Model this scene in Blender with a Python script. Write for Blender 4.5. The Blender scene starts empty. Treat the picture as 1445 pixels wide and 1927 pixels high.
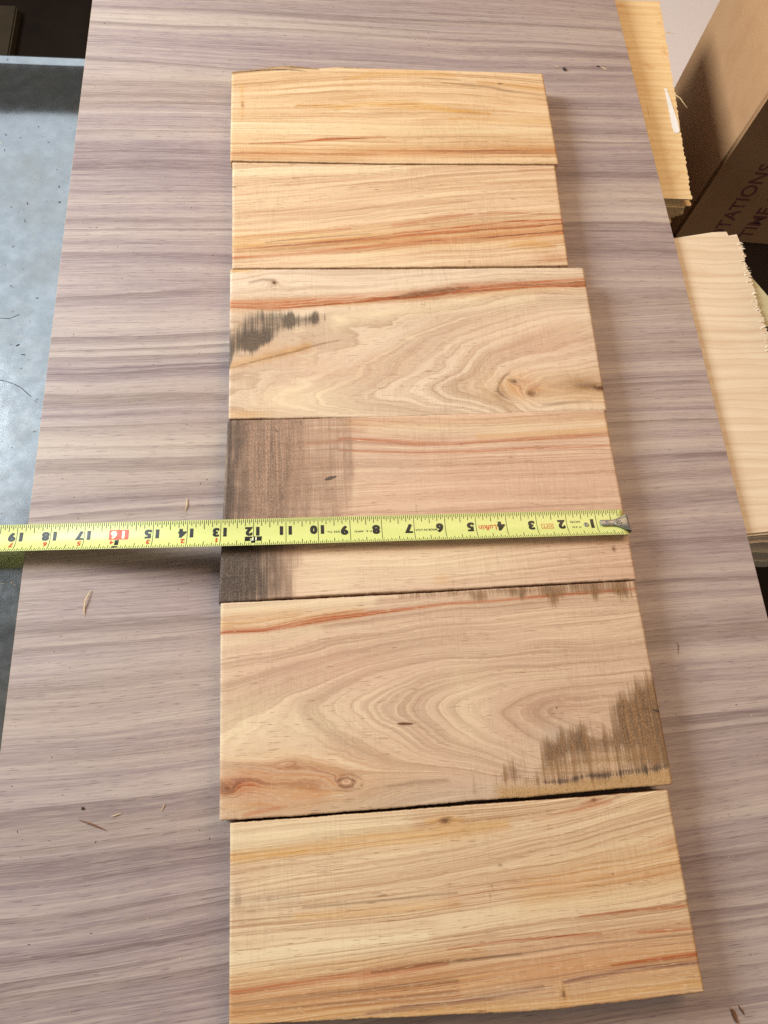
import bpy, bmesh, math, random
import numpy as np
from mathutils import Matrix, Vector

# ------------------------------------------------------------------ camera, light, exposure
scene = bpy.context.scene
COL = scene.collection
CAM_LOC = (-0.257848, -0.188612, 0.554391)
CAM_ROT = [[0.9945986, 0.0247515, -0.1008017], [-0.057826, 0.9386136, -0.3400891], [0.0861961, 0.3440811, 0.9349751]]
CAM_F = 0.679965   # focal length over picture height

cam_d = bpy.data.cameras.new('camera')
cam_d.sensor_fit = 'VERTICAL'
cam_d.sensor_height = 24.0
cam_d.lens = 24.0 * CAM_F
cam_d.clip_start = 0.01
cam_d.clip_end = 50.0
cam = bpy.data.objects.new('camera', cam_d)
COL.objects.link(cam)
cam.matrix_world = Matrix.Translation(CAM_LOC) @ Matrix(CAM_ROT).to_4x4()
scene.camera = cam

world = bpy.data.worlds.new('World')
scene.world = world
world.use_nodes = True
world.node_tree.nodes['Background'].inputs[0].default_value = (0.80, 0.74, 0.62, 1)
world.node_tree.nodes['Background'].inputs[1].default_value = 0.07

def area(name, loc, target, sx, sy, power, color, spread=180):
    d = bpy.data.lights.new(name, 'AREA')
    d.shape = 'RECTANGLE'; d.size = sx; d.size_y = sy
    d.energy = power; d.color = color; d.spread = math.radians(spread)
    o = bpy.data.objects.new(name, d)
    COL.objects.link(o)
    o.location = loc
    o.rotation_euler = (Vector(target) - Vector(loc)).to_track_quat('-Z', 'Y').to_euler()
    return o
# daylight through a doorway on the left, warm shop lamp high at the back right, ceiling bounce
area('doorway_light', (-1.50, 0.62, 0.90), (-0.15, 0.15, 0), 0.60, 0.60, 35, (0.84, 0.94, 1.0))
area('steel_reflection_light', (-1.36, 1.38, 1.58), (-0.54, 0.25, 0), 1.5, 1.4, 6.0, (0.80, 0.91, 1.0))  # area light added to give the steel top its cool reflection
area('shop_lamp', (0.60, 0.75, 1.85), (-0.1, 0.1, 0), 1.2, 1.2, 21, (1.0, 0.70, 0.43))
area('ceiling_bounce', (-0.3, -0.2, 2.6), (-0.2, 0.1, 0), 2.6, 2.6, 3.8, (1.0, 0.90, 0.82))
area('front_window', (0.95, -1.1, 1.15), (-0.2, 0.0, 0), 0.6, 0.6, 3.8, (1.0, 0.94, 0.88))

scene.view_settings.view_transform = 'Standard'
scene.view_settings.look = 'None'
scene.view_settings.exposure = 0.18
scene.view_settings.gamma = 1.0
scene.render.engine = 'CYCLES'
scene.cycles.use_denoising = False

MM = 0.001
rng = np.random.default_rng(7)
random.seed(7)

# ------------------------------------------------------------------ helpers
def lin(r, g, b, k=1.0):
    f = lambda c: (c / 12.92 if c <= 0.04045 else ((c + 0.055) / 1.055) ** 2.4) * k
    return (f(r / 255), f(g / 255), f(b / 255), 1.0)

def tag(o, label=None, cat=None, group=None, kind=None):
    if label: o['label'] = label
    if cat: o['category'] = cat
    if group: o['group'] = group
    if kind: o['kind'] = kind
    return o

def empty(name, loc, label, cat, group=None):
    o = bpy.data.objects.new(name, None)
    o.empty_display_size = 0.01
    COL.objects.link(o)
    o.location = loc
    return tag(o, label, cat, group)

def link(name, me, mat, parent=None, loc=None):
    o = bpy.data.objects.new(name, me)
    if mat: me.materials.append(mat)
    COL.objects.link(o)
    if parent: o.parent = parent
    if loc is not None: o.location = loc
    return o

def mesh(name, verts, faces, smooth=False):
    me = bpy.data.meshes.new(name)
    me.from_pydata([tuple(map(float, v)) for v in verts], [], [tuple(map(int, f)) for f in faces])
    if smooth:
        me.shade_smooth()
    me.update()
    return me

class Nodes:
    """small wrapper that keeps node wiring readable"""
    def __init__(s, name):
        s.m = bpy.data.materials.new(name)
        s.m.use_nodes = True
        s.t = s.m.node_tree
        s.t.nodes.clear()
        s.out = s.t.nodes.new('ShaderNodeOutputMaterial')
        s.b = s.t.nodes.new('ShaderNodeBsdfPrincipled')
        s.t.links.new(s.b.outputs[0], s.out.inputs[0])
        s.pos = None
    def put(s, sock, v):
        if isinstance(v, bpy.types.NodeSocket): s.t.links.new(v, sock)
        elif v is not None: sock.default_value = v
    def coords(s):
        if s.pos is None:
            tc = s.t.nodes.new('ShaderNodeTexCoord')
            sp = s.t.nodes.new('ShaderNodeSeparateXYZ')
            s.t.links.new(tc.outputs['Object'], sp.inputs[0])
            s.pos = [s.math('MULTIPLY', sp.outputs[i], 1000.0) for i in range(3)]   # millimetres
        return s.pos
    def math(s, op, a, b=None, c=None, clamp=False):
        n = s.t.nodes.new('ShaderNodeMath'); n.operation = op; n.use_clamp = clamp
        for i, v in enumerate((a, b, c)): s.put(n.inputs[i], v)
        return n.outputs[0]
    def vec(s, x, y, z):
        n = s.t.nodes.new('ShaderNodeCombineXYZ')
        for i, v in enumerate((x, y, z)): s.put(n.inputs[i], v)
        return n.outputs[0]
    def noise(s, vec, scale=1.0, detail=2.0, rough=0.5, dist=0.0):
        n = s.t.nodes.new('ShaderNodeTexNoise')
        s.put(n.inputs['Vector'], vec)
        n.inputs['Scale'].default_value = scale; n.inputs['Detail'].default_value = detail
        n.inputs['Roughness'].default_value = rough; n.inputs['Distortion'].default_value = dist
        return n.outputs['Fac']
    def n2(s, x, y, sx, sy, seed=0.0, detail=2.0, rough=0.5):
        return s.noise(s.vec(s.math('MULTIPLY', x, sx), s.math('MULTIPLY', y, sy), float(seed)), 1.0, detail, rough)
    def step(s, v, a, b, lo=0.0, hi=1.0):
        n = s.t.nodes.new('ShaderNodeMapRange'); n.interpolation_type = 'SMOOTHSTEP'
        s.put(n.inputs['Value'], v)
        n.inputs['From Min'].default_value = a; n.inputs['From Max'].default_value = b
        n.inputs['To Min'].default_value = lo; n.inputs['To Max'].default_value = hi
        return n.outputs[0]
    def mix(s, f, a, b, mode='MIX'):
        n = s.t.nodes.new('ShaderNodeMix'); n.data_type = 'RGBA'; n.blend_type = mode
        s.put(n.inputs[0], f); s.put(n.inputs[6], a); s.put(n.inputs[7], b)
        return n.outputs[2]
    def attr(s, name):
        n = s.t.nodes.new('ShaderNodeAttribute'); n.attribute_name = name
        return n.outputs['Fac']
    def ramp(s, v, stops, interp='LINEAR'):
        n = s.t.nodes.new('ShaderNodeValToRGB'); s.put(n.inputs[0], v)
        cr = n.color_ramp; cr.interpolation = interp
        while len(cr.elements) < len(stops): cr.elements.new(0.5)
        for e, (p, c) in zip(cr.elements, stops): e.position = p; e.color = c
        return n.outputs[0]
    def bump(s, h, strength, dist):
        n = s.t.nodes.new('ShaderNodeBump')
        n.inputs['Strength'].default_value = strength; n.inputs['Distance'].default_value = dist
        s.put(n.inputs['Height'], h)
        s.t.links.new(n.outputs[0], s.b.inputs['Normal'])
    def done(s, color=None, rough=0.5, metal=0.0, spec=None, coat=None):
        s.put(s.b.inputs['Base Color'], color)
        s.put(s.b.inputs['Roughness'], rough)
        s.put(s.b.inputs['Metallic'], metal)
        if spec is not None: s.b.inputs['Specular IOR Level'].default_value = spec
        if coat is not None: s.b.inputs['Coat Weight'].default_value = coat; s.b.inputs['Coat Roughness'].default_value = 0.12
        return s.m

def plain(name, col, rough=0.5, metal=0.0, var=0.12, scale=0.4, spec=None):
    n = Nodes(name); x, y, z = n.coords()
    v = n.noise(n.vec(x, y, z), scale, 3.0, 0.6)
    c = n.mix(v, tuple(c * (1 - var) for c in col[:3]) + (1,), tuple(min(1, c * (1 + var)) for c in col[:3]) + (1,))
    return n.done(c, rough, metal, spec)

# ------------------------------------------------------------------ the walnut veneered panel
def panel_material():
    n = Nodes('walnut_veneer'); x, y, z = n.coords()
    # the stripes run along x, tilting a little towards the near end of the sheet
    tilt = n.math('SUBTRACT', 0.040, n.math('MULTIPLY', y, 0.000072))
    g = n.math('SUBTRACT', y, n.math('MULTIPLY', n.math('ADD', x, 180.0), tilt))
    g = n.math('ADD', g, n.math('MULTIPLY', n.math('SUBTRACT', n.n2(x, y, .0036, .008, 3, 1), .5), 18.0))
    g = n.math('ADD', g, n.math('MULTIPLY', n.math('SUBTRACT', n.n2(x, y, .009, .05, 13, 3), .5), 1.3))
    wide = n.n2(x, g, .0006, .019, 1, 2, .5)
    mid = n.n2(x, g, .0014, .072, 5, 3, .6)
    fine = n.n2(x, g, .003, .48, 8, 2, .6)
    fibre = n.n2(x, g, .028, 1.15, 9, 3, .7)
    t = n.math('ADD', n.math('MULTIPLY', wide, .75), n.math('MULTIPLY', mid, 1.0))
    t = n.math('ADD', t, n.math('MULTIPLY', fine, .45))
    t = n.math('SUBTRACT', n.math('MULTIPLY', t, 1.15), .75)
    c = n.ramp(t, [(0.15, lin(122, 102, 103)), (0.36, lin(147, 128, 128)), (0.50, lin(161, 142, 139)), (0.66, lin(177, 159, 151)), (0.90, lin(192, 175, 161))])
    # growth lines: dark on one side, fading on the other
    per = n.math('FRACT', n.math('ADD', n.math('MULTIPLY', g, .060), n.math('MULTIPLY', n.n2(x, g, .0008, .035, 21, 2), 3.4)))
    edge = n.math('MULTIPLY', n.step(per, .35, .97), n.step(per, .999, .972))
    edge = n.math('MULTIPLY', edge, n.step(n.n2(x, g, .0014, .04, 31, 1), .42, .62))
    c = n.mix(n.math('MULTIPLY', edge, .60), c, lin(106, 85, 84))
    line = n.step(n.n2(x, g, .0022, .62, 17, 2, .6), .575, .655)
    c = n.mix(n.math('MULTIPLY', n.math('MULTIPLY', line, n.step(t, .55, .30, .30, 1.0)), .62), c, lin(100, 79, 78))
    line2 = n.step(n.n2(x, g, .003, .62, 57, 1), .62, .74)
    c = n.mix(n.math('MULTIPLY', line2, .22), c, lin(206, 187, 168))
    hue = n.n2(x, g, .0012, .016, 41, 1)
    c = n.mix(n.step(hue, .45, .7, 0, .25), c, lin(188, 166, 140))
    c = n.mix(n.math('MULTIPLY', n.step(fibre, .42, .70), .34), c, lin(204, 186, 170))
    c = n.mix(n.math('MULTIPLY', n.step(fibre, .48, .28), .28), c, lin(108, 86, 84))
    pores = n.step(n.n2(x, g, .07, 1.25, 11, 1), .63, .74)
    c = n.mix(n.math('MULTIPLY', pores, .62), c, lin(98, 80, 80))
    n.bump(n.n2(x, g, .06, 1.2, 12, 2), .05, .0003)
    return n.done(c, .46, 0, .38)
PANEL_T = 0.006
def build_panel():
    x0, x1, y0, y1 = -.4870, .1224, -.520, .722
    bm = bmesh.new()
    def face(pts):
        return bm.faces.new([bm.verts.new(p) for p in pts])
    bmesh.ops.create_cube(bm, size=1.0)
    for v in bm.verts:
        v.co = Vector(((x0 + x1) / 2 + v.co.x * (x1 - x0), (y0 + y1) / 2 + v.co.y * (y1 - y0), -PANEL_T / 2 + v.co.z * PANEL_T))
    bmesh.ops.bevel(bm, geom=bm.edges[:], offset=.0004, segments=2, affect='EDGES')
    me = bpy.data.meshes.new('walnut_panel'); bm.to_mesh(me); bm.free()
    o = link('veneered_panel', me, panel_material())
    tag(o, 'large flat panel with grey brown striped walnut veneer under the row of boards', 'panel')
    # pale core edge, just proud of the veneer faces
    e = []
    f = []
    t = .0003
    for (a, b) in (((x0 - t, y0), (x0 - t, y1)), ((x1 + t, y0), (x1 + t, y1))):
        i = len(e)
        e += [(a[0], a[1], -.0008), (b[0], b[1], -.0008), (b[0], b[1], -.0052), (a[0], a[1], -.0052)]
        s = 1 if a[0] < 0 else -1
        e += [(a[0] + s * .0006, a[1], -.0008), (b[0] + s * .0006, b[1], -.0008), (b[0] + s * .0006, b[1], -.0052), (a[0] + s * .0006, a[1], -.0052)]
        for q in ((0, 1, 2, 3), (4, 7, 6, 5), (0, 4, 5, 1), (3, 2, 6, 7)): f.append([i + k for k in q])
    link('core_edge', mesh('core_edge', e, f), plain('plywood_core', lin(205, 178, 140), .7), o)
    return o
build_panel()

# ------------------------------------------------------------------ the six sawn boards
# traced in millimetres on the plane of the boards' upper faces; grain = (x, y, ring number)
BOARDS = {
 'first': dict(
  top=[(-329.9, 492.0), (-312.1, 495.3), (-290.3, 501.1), (-271.0, 504.4), (-254.4, 502.3), (-240.6, 501.5), (-218.2, 505.0), (-184.4, 504.5), (-127.4, 505.3), (-69.5, 506.1), (1.3, 506.7)],
  bot=[(-329.5, 371.9), (-170.0, 373.8), (0.3, 378.8)],
  grain=[(-330.0, 495.1, 0), (-240.4, 507.7, 0), (-150.1, 508.0, 0), (1.3, 506.7, 0), (-329.4, 462.9, 18), (-241.3, 476.2, 18), (-163.1, 483.2, 18), (-112.0, 484.3, 18), (-60.4, 483.1, 18), (-0.1, 476.0, 18), (-329.3, 420.2, 46), (-242.6, 423.2, 46), (-166.8, 424.2, 46), (-0.5, 428.1, 46), (-329.5, 371.9, 80), (-170.0, 373.8, 80), (0.3, 378.8, 80)],
  feats=[
   ('S', 'amber', [(-263.6, 446.9, 1.9), (-220.2, 448.2, 3.33), (-192.6, 453.1, 2.86), (-142.7, 453.2, 5.24), (-98.4, 447.0, 2.86), (-64.6, 444.8, 1.9)], 1.0),
   ('S', 'amber', [(-213.3, 486.0, 1.9), (-184.9, 495.2, 4.29), (-145.0, 499.7, 4.76), (-99.2, 499.0, 3.81)], 0.6),
   ('S', 'amber', [(-71.2, 489.5, 1.9), (-36.7, 486.6, 2.38), (-0.6, 484.5, 2.86)], 0.7),
   ('S', 'amber', [(-105.1, 434.8, 3.81), (-2.9, 435.5, 4.29)], 0.4),
   ('S', 'pale', [(-329.2, 414.6, 5.71), (-221.4, 416.9, 6.67), (1.2, 423.8, 4.29)], 0.5),
   ('S', 'red', [(-311.3, 394.4, 0.38), (-264.4, 398.2, 0.76), (-235.2, 402.9, 1.52), (-211.1, 405.2, 1.19), (-176.0, 408.0, 0.48)], 1.0),
   ('S', 'red', [(-329.7, 380.7, 5.24), (-243.7, 383.0, 5.24), (-169.1, 387.8, 5.24), (0.0, 396.0, 5.71)], 0.42),
   ('S', 'amber', [(-329.7, 380.7, 6.67), (-169.1, 387.8, 6.67), (0.0, 396.0, 7.14)], 0.5),
   ('S', 'brown', [(-134.1, 493.2, 0.38), (-114.1, 492.7, 0.71), (-91.2, 491.6, 0.48)], 0.45),
   ('S', 'brown', [(-111.8, 486.6, 0.48), (-89.0, 485.5, 1.19), (-61.4, 483.8, 1.43), (-46.3, 479.1, 1.67), (-20.6, 475.7, 0.57), (-1.1, 472.8, 0.48)], 0.45),
   ('S', 'black', [(-51.7, 488.2, 0.48), (-47.0, 488.4, 1.19), (-43.5, 488.6, 0.48)], 0.9),
   ('S', 'brown', [(-329.9, 489.7, 1.67), (-306.6, 495.6, 1.67), (-279.3, 501.7, 1.43), (-254.5, 500.7, 1.43), (-240.6, 499.9, 0.95)], 0.6),
   ('S', 'black', [(-316.4, 491.6, 0.29), (-301.2, 495.1, 0.76), (-279.3, 497.0, 0.86), (-262.8, 497.2, 0.57), (-253.5, 496.1, 0.38)], 1.2),
   ('S', 'black', [(-276.5, 503.0, 0.48), (-262.8, 501.8, 0.67), (-248.9, 501.0, 0.38)], 0.9),
   ('S', 'black', [(-219.3, 504.2, 0.48), (-209.8, 503.5, 0.67), (-184.5, 503.8, 0.38)], 0.8),
   ('S', 'amber', [(-319.4, 473.0, 0.95), (-318.6, 447.3, 1.43), (-317.8, 423.6, 0.48)], 0.75),
   ('S', 'brown', [(-319.2, 450.9, 0.38), (-318.6, 445.1, 0.95), (-317.5, 441.5, 0.38)], 0.5),
  ]),
 'second': dict(
  top=[(-327.4, 369.9), (-170.1, 371.8), (-3.9, 376.6)],
  bot=[(-325.5, 243.8), (-177.9, 246.9), (-8.4, 251.6)],
  grain=[(-327.5, 371.3, 0), (-169.7, 378.7, 0), (-326.4, 338.8, 22), (-234.2, 350.7, 22), (-138.6, 363.2, 22), (-50.5, 373.6, 22), (-325.5, 311.1, 42), (-245.3, 320.8, 42), (-172.6, 332.5, 42), (-83.2, 346.4, 42), (-3.4, 353.5, 42), (-324.8, 265.9, 75), (-249.5, 273.9, 75), (-175.5, 285.9, 75), (-132.4, 291.8, 75), (-88.4, 297.9, 75), (-4.3, 306.9, 75), (-325.5, 243.8, 92), (-197.5, 254.5, 92), (-95.1, 264.7, 92), (-6.3, 276.3, 92), (-178.6, 236.6, 110), (-97.0, 246.7, 110), (-8.1, 253.4, 110)],
  feats=[
   ('S', 'pale', [(-326.2, 356.6, 6.67), (-244.2, 361.2, 5.71), (-159.8, 366.6, 4.29)], 0.5),
   ('S', 'red', [(-324.8, 264.7, 0.95), (-249.5, 273.3, 1.9), (-175.7, 282.1, 2.86), (-132.6, 288.6, 2.86), (-88.8, 294.0, 2.86), (-5.0, 302.2, 3.33)], 0.75),
   ('S', 'red', [(-324.7, 255.7, 1.9), (-226.9, 266.3, 2.38), (-133.4, 279.1, 3.33), (-66.5, 286.1, 3.81), (-5.0, 291.8, 4.29)], 0.7),
   ('S', 'red', [(-325.0, 278.7, 0.48), (-276.0, 283.9, 0.57), (-215.8, 291.4, 0.57)], 0.7),
   ('S', 'red', [(-174.9, 296.1, 1.9), (-143.5, 301.9, 2.86), (-116.8, 308.3, 2.38), (-95.3, 312.0, 0.95)], 0.5),
   ('S', 'red', [(-90.0, 312.2, 0.48), (-65.8, 314.1, 0.57), (-6.2, 312.8, 0.57)], 0.7),
   ('S', 'red', [(-175.5, 286.5, 0.48), (-132.4, 291.8, 0.62), (-88.3, 298.5, 0.86), (-58.6, 303.1, 0.95), (-4.3, 306.9, 0.95)], 1.0),
   ('S', 'brown', [(-295.8, 273.7, 0.29), (-266.2, 277.9, 0.48), (-226.3, 282.4, 0.33), (-195.9, 285.5, 0.29)], 0.7),
   ('S', 'amber', [(-324.9, 270.8, 11.43), (-246.4, 277.1, 10.48), (-144.9, 283.3, 11.43), (-4.6, 294.4, 12.38)], 0.6),
   ('S', 'amber', [(-62.7, 274.0, 2.38), (-41.3, 276.9, 4.76), (-20.3, 274.7, 2.38)], 0.8),
   ('B', 'red', (-22.4, 260.8), 19.0, 5.7, 0.45, 2),
   ('S', 'red', [(-38.6, 367.7, 4.76), (-3.7, 370.2, 4.76)], 0.25),
   ('B', 'brown', (-268.2, 351.7), 1.0, 1.0, 0.7, 2),
   ('B', 'brown', (-325.4, 338.8), 2.4, 1.0, 0.8, 2),
   ('B', 'red', (-105.4, 254.6), 1.4, 1.4, 0.6, 2),
  ]),
 'third': dict(
  top=[(-327.3, 242.6), (-178.1, 245.0), (6.0, 249.3)],
  bot=[(-326.1, 90.2), (-187.8, 90.5), (-65.8, 93.2), (2.6, 94.5)],
  grain=[(-327.4, 243.7, 0), (-266.7, 248.7, 0), (-147.6, 249.1, 0), (6.3, 251.1, 0), (-327.0, 223.3, 12), (-295.8, 230.6, 12), (-281.4, 234.3, 12), (-228.1, 231.3, 12), (-148.3, 240.0, 12), (-71.2, 247.0, 12), (-326.9, 214.1, 20), (-286.3, 216.7, 20), (-228.5, 220.7, 20), (-149.2, 229.1, 20), (6.5, 242.4, 20), (-326.7, 203.3, 28), (-286.3, 202.4, 28), (-238.6, 207.8, 28), (-199.8, 211.0, 28), (-150.3, 215.5, 28), (-114.7, 221.7, 28), (-78.9, 225.6, 28), (2.7, 228.8, 28), (-326.4, 189.2, 34), (-325.5, 135.2, 34), (-286.5, 167.2, 34), (-239.2, 189.6, 34), (-171.4, 195.6, 34), (-101.0, 208.8, 34), (6.0, 219.7, 34), (-324.9, 99.2, 34), (-278.8, 106.9, 38), (-266.0, 115.5, 38), (-253.1, 125.3, 38), (-227.3, 138.4, 38), (-213.8, 148.6, 38), (-193.9, 159.5, 38), (-152.9, 182.5, 38), (-101.9, 200.0, 38), (7.2, 214.3, 38), (-260.0, 99.5, 38), (-224.0, 95.0, 38), (-178.5, 91.4, 38), (-241.2, 109.1, 44), (-234.6, 115.2, 44), (-215.1, 121.9, 44), (-201.6, 130.8, 44), (-197.2, 142.6, 44), (-181.1, 151.8, 44), (-153.2, 171.7, 44), (-102.8, 191.2, 44), (7.4, 209.5, 44), (-235.1, 103.4, 44), (-216.1, 99.0, 44), (-159.9, 93.3, 44), (-218.8, 110.4, 49), (-202.2, 119.2, 49), (-182.3, 133.4, 49), (-154.8, 157.8, 49), (-124.1, 175.7, 49), (-88.3, 187.3, 49), (6.5, 204.1, 49), (-209.9, 104.6, 49), (-177.9, 100.2, 49), (-136.5, 95.1, 49), (-197.3, 115.5, 54), (-183.0, 121.7, 54), (-162.4, 134.4, 54), (-141.1, 154.5, 54), (-116.9, 170.1, 54), (6.2, 198.8, 54), (-177.3, 109.0, 54), (-150.1, 99.4, 54), (-122.3, 95.9, 54), (-158.5, 117.3, 60), (-150.4, 124.6, 60), (-131.0, 133.7, 60), (-121.4, 148.3, 60), (-113.7, 157.7, 60), (-98.1, 166.7, 60), (-63.7, 179.8, 60), (-34.4, 188.0, 60), (6.4, 194.0, 60), (-151.5, 111.4, 60), (-140.4, 103.9, 60), (-112.6, 99.0, 60), (-131.8, 120.2, 68), (-123.8, 124.5, 68), (-108.8, 130.3, 68), (-102.7, 142.2, 68), (-94.5, 149.9, 68), (-73.0, 157.7, 68), (-37.0, 170.1, 68), (5.7, 183.5, 68), (-124.7, 115.4, 68), (-109.4, 111.0, 68), (-86.6, 101.8, 68), (-100.0, 122.7, 76), (-93.1, 128.6, 76), (-87.7, 137.8, 76), (-74.7, 143.8, 76), (-39.7, 151.5, 76), (5.3, 165.6, 76), (-93.5, 112.5, 76), (-86.3, 105.0, 76), (-74.2, 98.0, 76), (-60.4, 133.8, 84), (-20.1, 139.1, 84), (5.8, 144.6, 84), (-65.0, 99.0, 84), (-32.9, 120.0, 92), (5.0, 125.2, 92), (-35.7, 101.3, 82), (3.1, 99.8, 82)],
  feats=[
   ('K', (-77.7, 124.1), 6.2, 4.3, 9),
   ('K', (-64.3, 111.7), 6.7, 4.8, 9),
   ('K', (-288.1, 228.3), 6.7, 4.3, 10),
   ('K', (0.5, 116.5), 7.6, 5.7, 12),
   ('B', 'brown', (-77.7, 124.1), 3.3, 2.4, 0.85, 2),
   ('B', 'brown', (-81.9, 125.3), 2.4, 1.4, 0.4, 2),
   ('B', 'brown', (-64.3, 111.7), 3.8, 2.9, 0.8, 2),
   ('B', 'pale', (-63.3, 111.7), 1.4, 1.0, 0.6, 2),
   ('B', 'pink', (-71.9, 120.3), 19.0, 9.5, 0.5, 2),
   ('B', 'red', (-69.8, 117.6), 14.3, 8.6, 0.25, 2),
   ('B', 'pink', (-75.8, 167.3), 85.7, 38.1, 0.35, 2),
   ('B', 'pink', (-31.7, 161.6), 52.4, 33.3, 0.35, 2),
   ('S', 'brown', [(-94.2, 115.1, 0.71), (-91.9, 122.1, 0.71), (-86.2, 129.6, 0.95), (-81.0, 132.8, 0.48)], 0.6),
   ('S', 'brown', [(-94.2, 115.1, 0.71), (-90.0, 109.8, 0.71), (-81.1, 104.4, 0.48)], 0.4),
   ('B', 'brown', (-287.6, 228.3), 2.1, 2.1, 1.1, 2),
   ('B', 'brown', (1.0, 116.5), 5.7, 2.4, 0.95, 2),
   ('B', 'brown', (-7.5, 118.8), 12.4, 3.3, 0.35, 2),
   ('S', 'brown', [(-310.0, 228.1, 0.95), (-298.2, 231.7, 1.43), (-288.1, 231.2, 1.43)], 0.5),
   ('B', 'amber', (-77.0, 117.7), 28.6, 15.2, 0.6, 2),
   ('B', 'amber', (-14.1, 114.5), 33.3, 16.2, 0.55, 2),
   ('B', 'brown', (-15.6, 120.5), 18.1, 7.6, 0.4, 2),
   ('B', 'brown', (-92.2, 111.4), 6.7, 7.6, 0.35, 2),
   ('S', 'brown', [(-55.2, 100.5, 0.95), (-40.5, 101.9, 1.43), (-10.9, 104.3, 0.95)], 0.4),
   ('S', 'red', [(-326.7, 204.4, 3.81), (-286.3, 204.7, 4.29), (-238.6, 209.6, 3.33), (-199.7, 212.8, 3.33), (-150.1, 217.2, 4.29), (-114.6, 223.5, 4.29), (-78.6, 227.4, 2.86), (4.7, 231.3, 2.38)], 0.85),
   ('S', 'red', [(-326.6, 201.6, 0.71), (-276.9, 201.3, 0.71), (-229.0, 206.2, 0.71), (-180.2, 211.7, 0.95), (-150.4, 214.3, 1.43), (-114.9, 219.9, 1.14), (-48.1, 225.9, 0.95), (4.6, 227.6, 1.19)], 1.1),
   ('S', 'red', [(-139.9, 220.3, 0.48), (-109.3, 225.3, 1.05), (-68.1, 230.0, 0.95), (4.4, 235.6, 0.95)], 1.1),
   ('S', 'brown', [(-180.1, 212.9, 0.95), (-160.1, 217.2, 2.38), (-134.9, 220.9, 2.38), (-109.4, 224.7, 0.95)], 0.7),
   ('S', 'amber', [(-326.7, 202.7, 6.67), (-199.8, 209.3, 5.24), (4.5, 230.1, 6.19)], 0.5),
   ('S', 'pale', [(-229.6, 189.6, 7.62), (-151.4, 201.4, 6.67), (-49.7, 213.9, 4.29)], 0.6),
   ('B', 'pale', (-268.9, 108.8), 42.9, 14.3, 0.5, 2),
   ('B', 'pink', (-231.4, 140.0), 61.9, 19.0, 0.5, 2),
   ('B', 'pink', (-282.3, 109.0), 19.0, 14.3, 0.3, 2),
   ('B', 'amber', (-309.5, 161.8), 23.8, 5.7, 0.3, 2),
   ('S', 'brown', [(-326.5, 138.9, 0.48), (-295.8, 148.3, 0.71), (-268.1, 156.3, 0.95), (-249.4, 162.8, 0.71), (-230.5, 167.2, 0.48)], 0.55),
   ('S', 'amber', [(-326.5, 141.5, 3.81), (-295.8, 149.9, 4.29), (-258.8, 160.7, 3.33)], 0.6),
   ('B', 'amber', (-315.6, 94.1), 21.4, 4.8, 0.6, 2),
   ('B', 'amber', (-319.7, 240.9), 14.3, 1.9, 0.8, 2),
   ('P', 'black', [(-327.1, 175.4), (-312.1, 194.9), (-300.5, 198.9), (-281.6, 199.0), (-277.0, 195.1), (-260.4, 195.1), (-248.5, 198.0), (-248.8, 183.9), (-259.2, 182.8), (-273.4, 177.2), (-293.5, 166.1), (-309.5, 153.7), (-323.1, 152.1), (-326.5, 140.5)], 9, 0.62),
   ('B', 'black', (-273.3, 189.4), 5.7, 10.5, 0.55, 2),
   ('B', 'black', (-251.0, 191.2), 4.3, 7.6, 0.6, 2),
   ('B', 'black', (-306.8, 164.5), 9.5, 9.5, 0.65, 2),
   ('B', 'black', (-294.4, 169.4), 4.8, 6.7, 0.5, 2),
   ('B', 'black', (-325.8, 153.7), 3.3, 14.3, 0.65, 2),
   ('S', 'black', [(-243.3, 196.4, 0.48), (-243.0, 190.7, 0.95), (-243.1, 186.7, 0.48)], 0.6),
   ('S', 'black', [(-238.9, 199.2, 0.48), (-238.6, 192.4, 0.71), (-238.8, 187.9, 0.48)], 0.6),
   ('B', 'black', (-219.6, 201.1), 9.5, 3.8, 0.35, 2),
   ('B', 'brown', (-305.1, 183.7), 19.0, 14.3, 0.25, 2),
   ('B', 'pale', (-167.9, 169.5), 5.7, 1.9, 0.5, 2),
  ]),
 'fourth': dict(
  top=[(-326.9, 88.8), (-251.3, 89.8), (-160.0, 91.7), (-65.6, 94.3), (0.8, 95.1)],
  bot=[(-330.9, -66.1), (-255.2, -63.6), (-172.2, -62.5), (-86.3, -60.9), (1.1, -59.6)],
  grain=[(-326.9, 88.8, 0), (-187.7, 92.1, 0), (1.0, 96.1, 0), (-326.5, 64.7, 22), (-223.7, 70.4, 22), (-171.3, 64.6, 22), (-102.2, 65.5, 22), (-1.1, 70.0, 22), (-327.2, 54.2, 30), (-224.2, 59.1, 30), (-171.9, 56.2, 30), (-73.6, 59.0, 30), (-0.0, 59.8, 30), (-327.7, 36.3, 48), (-208.6, 40.9, 48), (-118.7, 41.5, 48), (-1.8, 44.1, 48), (-329.2, 8.8, 75), (-236.1, 10.9, 75), (-121.5, 15.1, 75), (0.0, 14.6, 75), (-329.4, -22.2, 104), (-211.8, -19.2, 104), (-125.2, -19.6, 104), (2.2, -11.7, 104), (-330.1, -47.8, 128), (-271.3, -47.8, 128), (-179.5, -48.0, 128), (-86.6, -39.7, 128), (1.6, -34.8, 128), (-330.9, -66.1, 150), (-180.6, -62.6, 150), (1.5, -57.4, 150)],
  feats=[
   ('S', 'red', [(-234.0, 70.1, 0.95), (-207.2, 68.7, 1.43), (-171.2, 65.1, 1.9), (-134.7, 64.5, 1.43), (-102.2, 66.0, 1.43), (-0.5, 71.0, 1.19)], 0.75),
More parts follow.
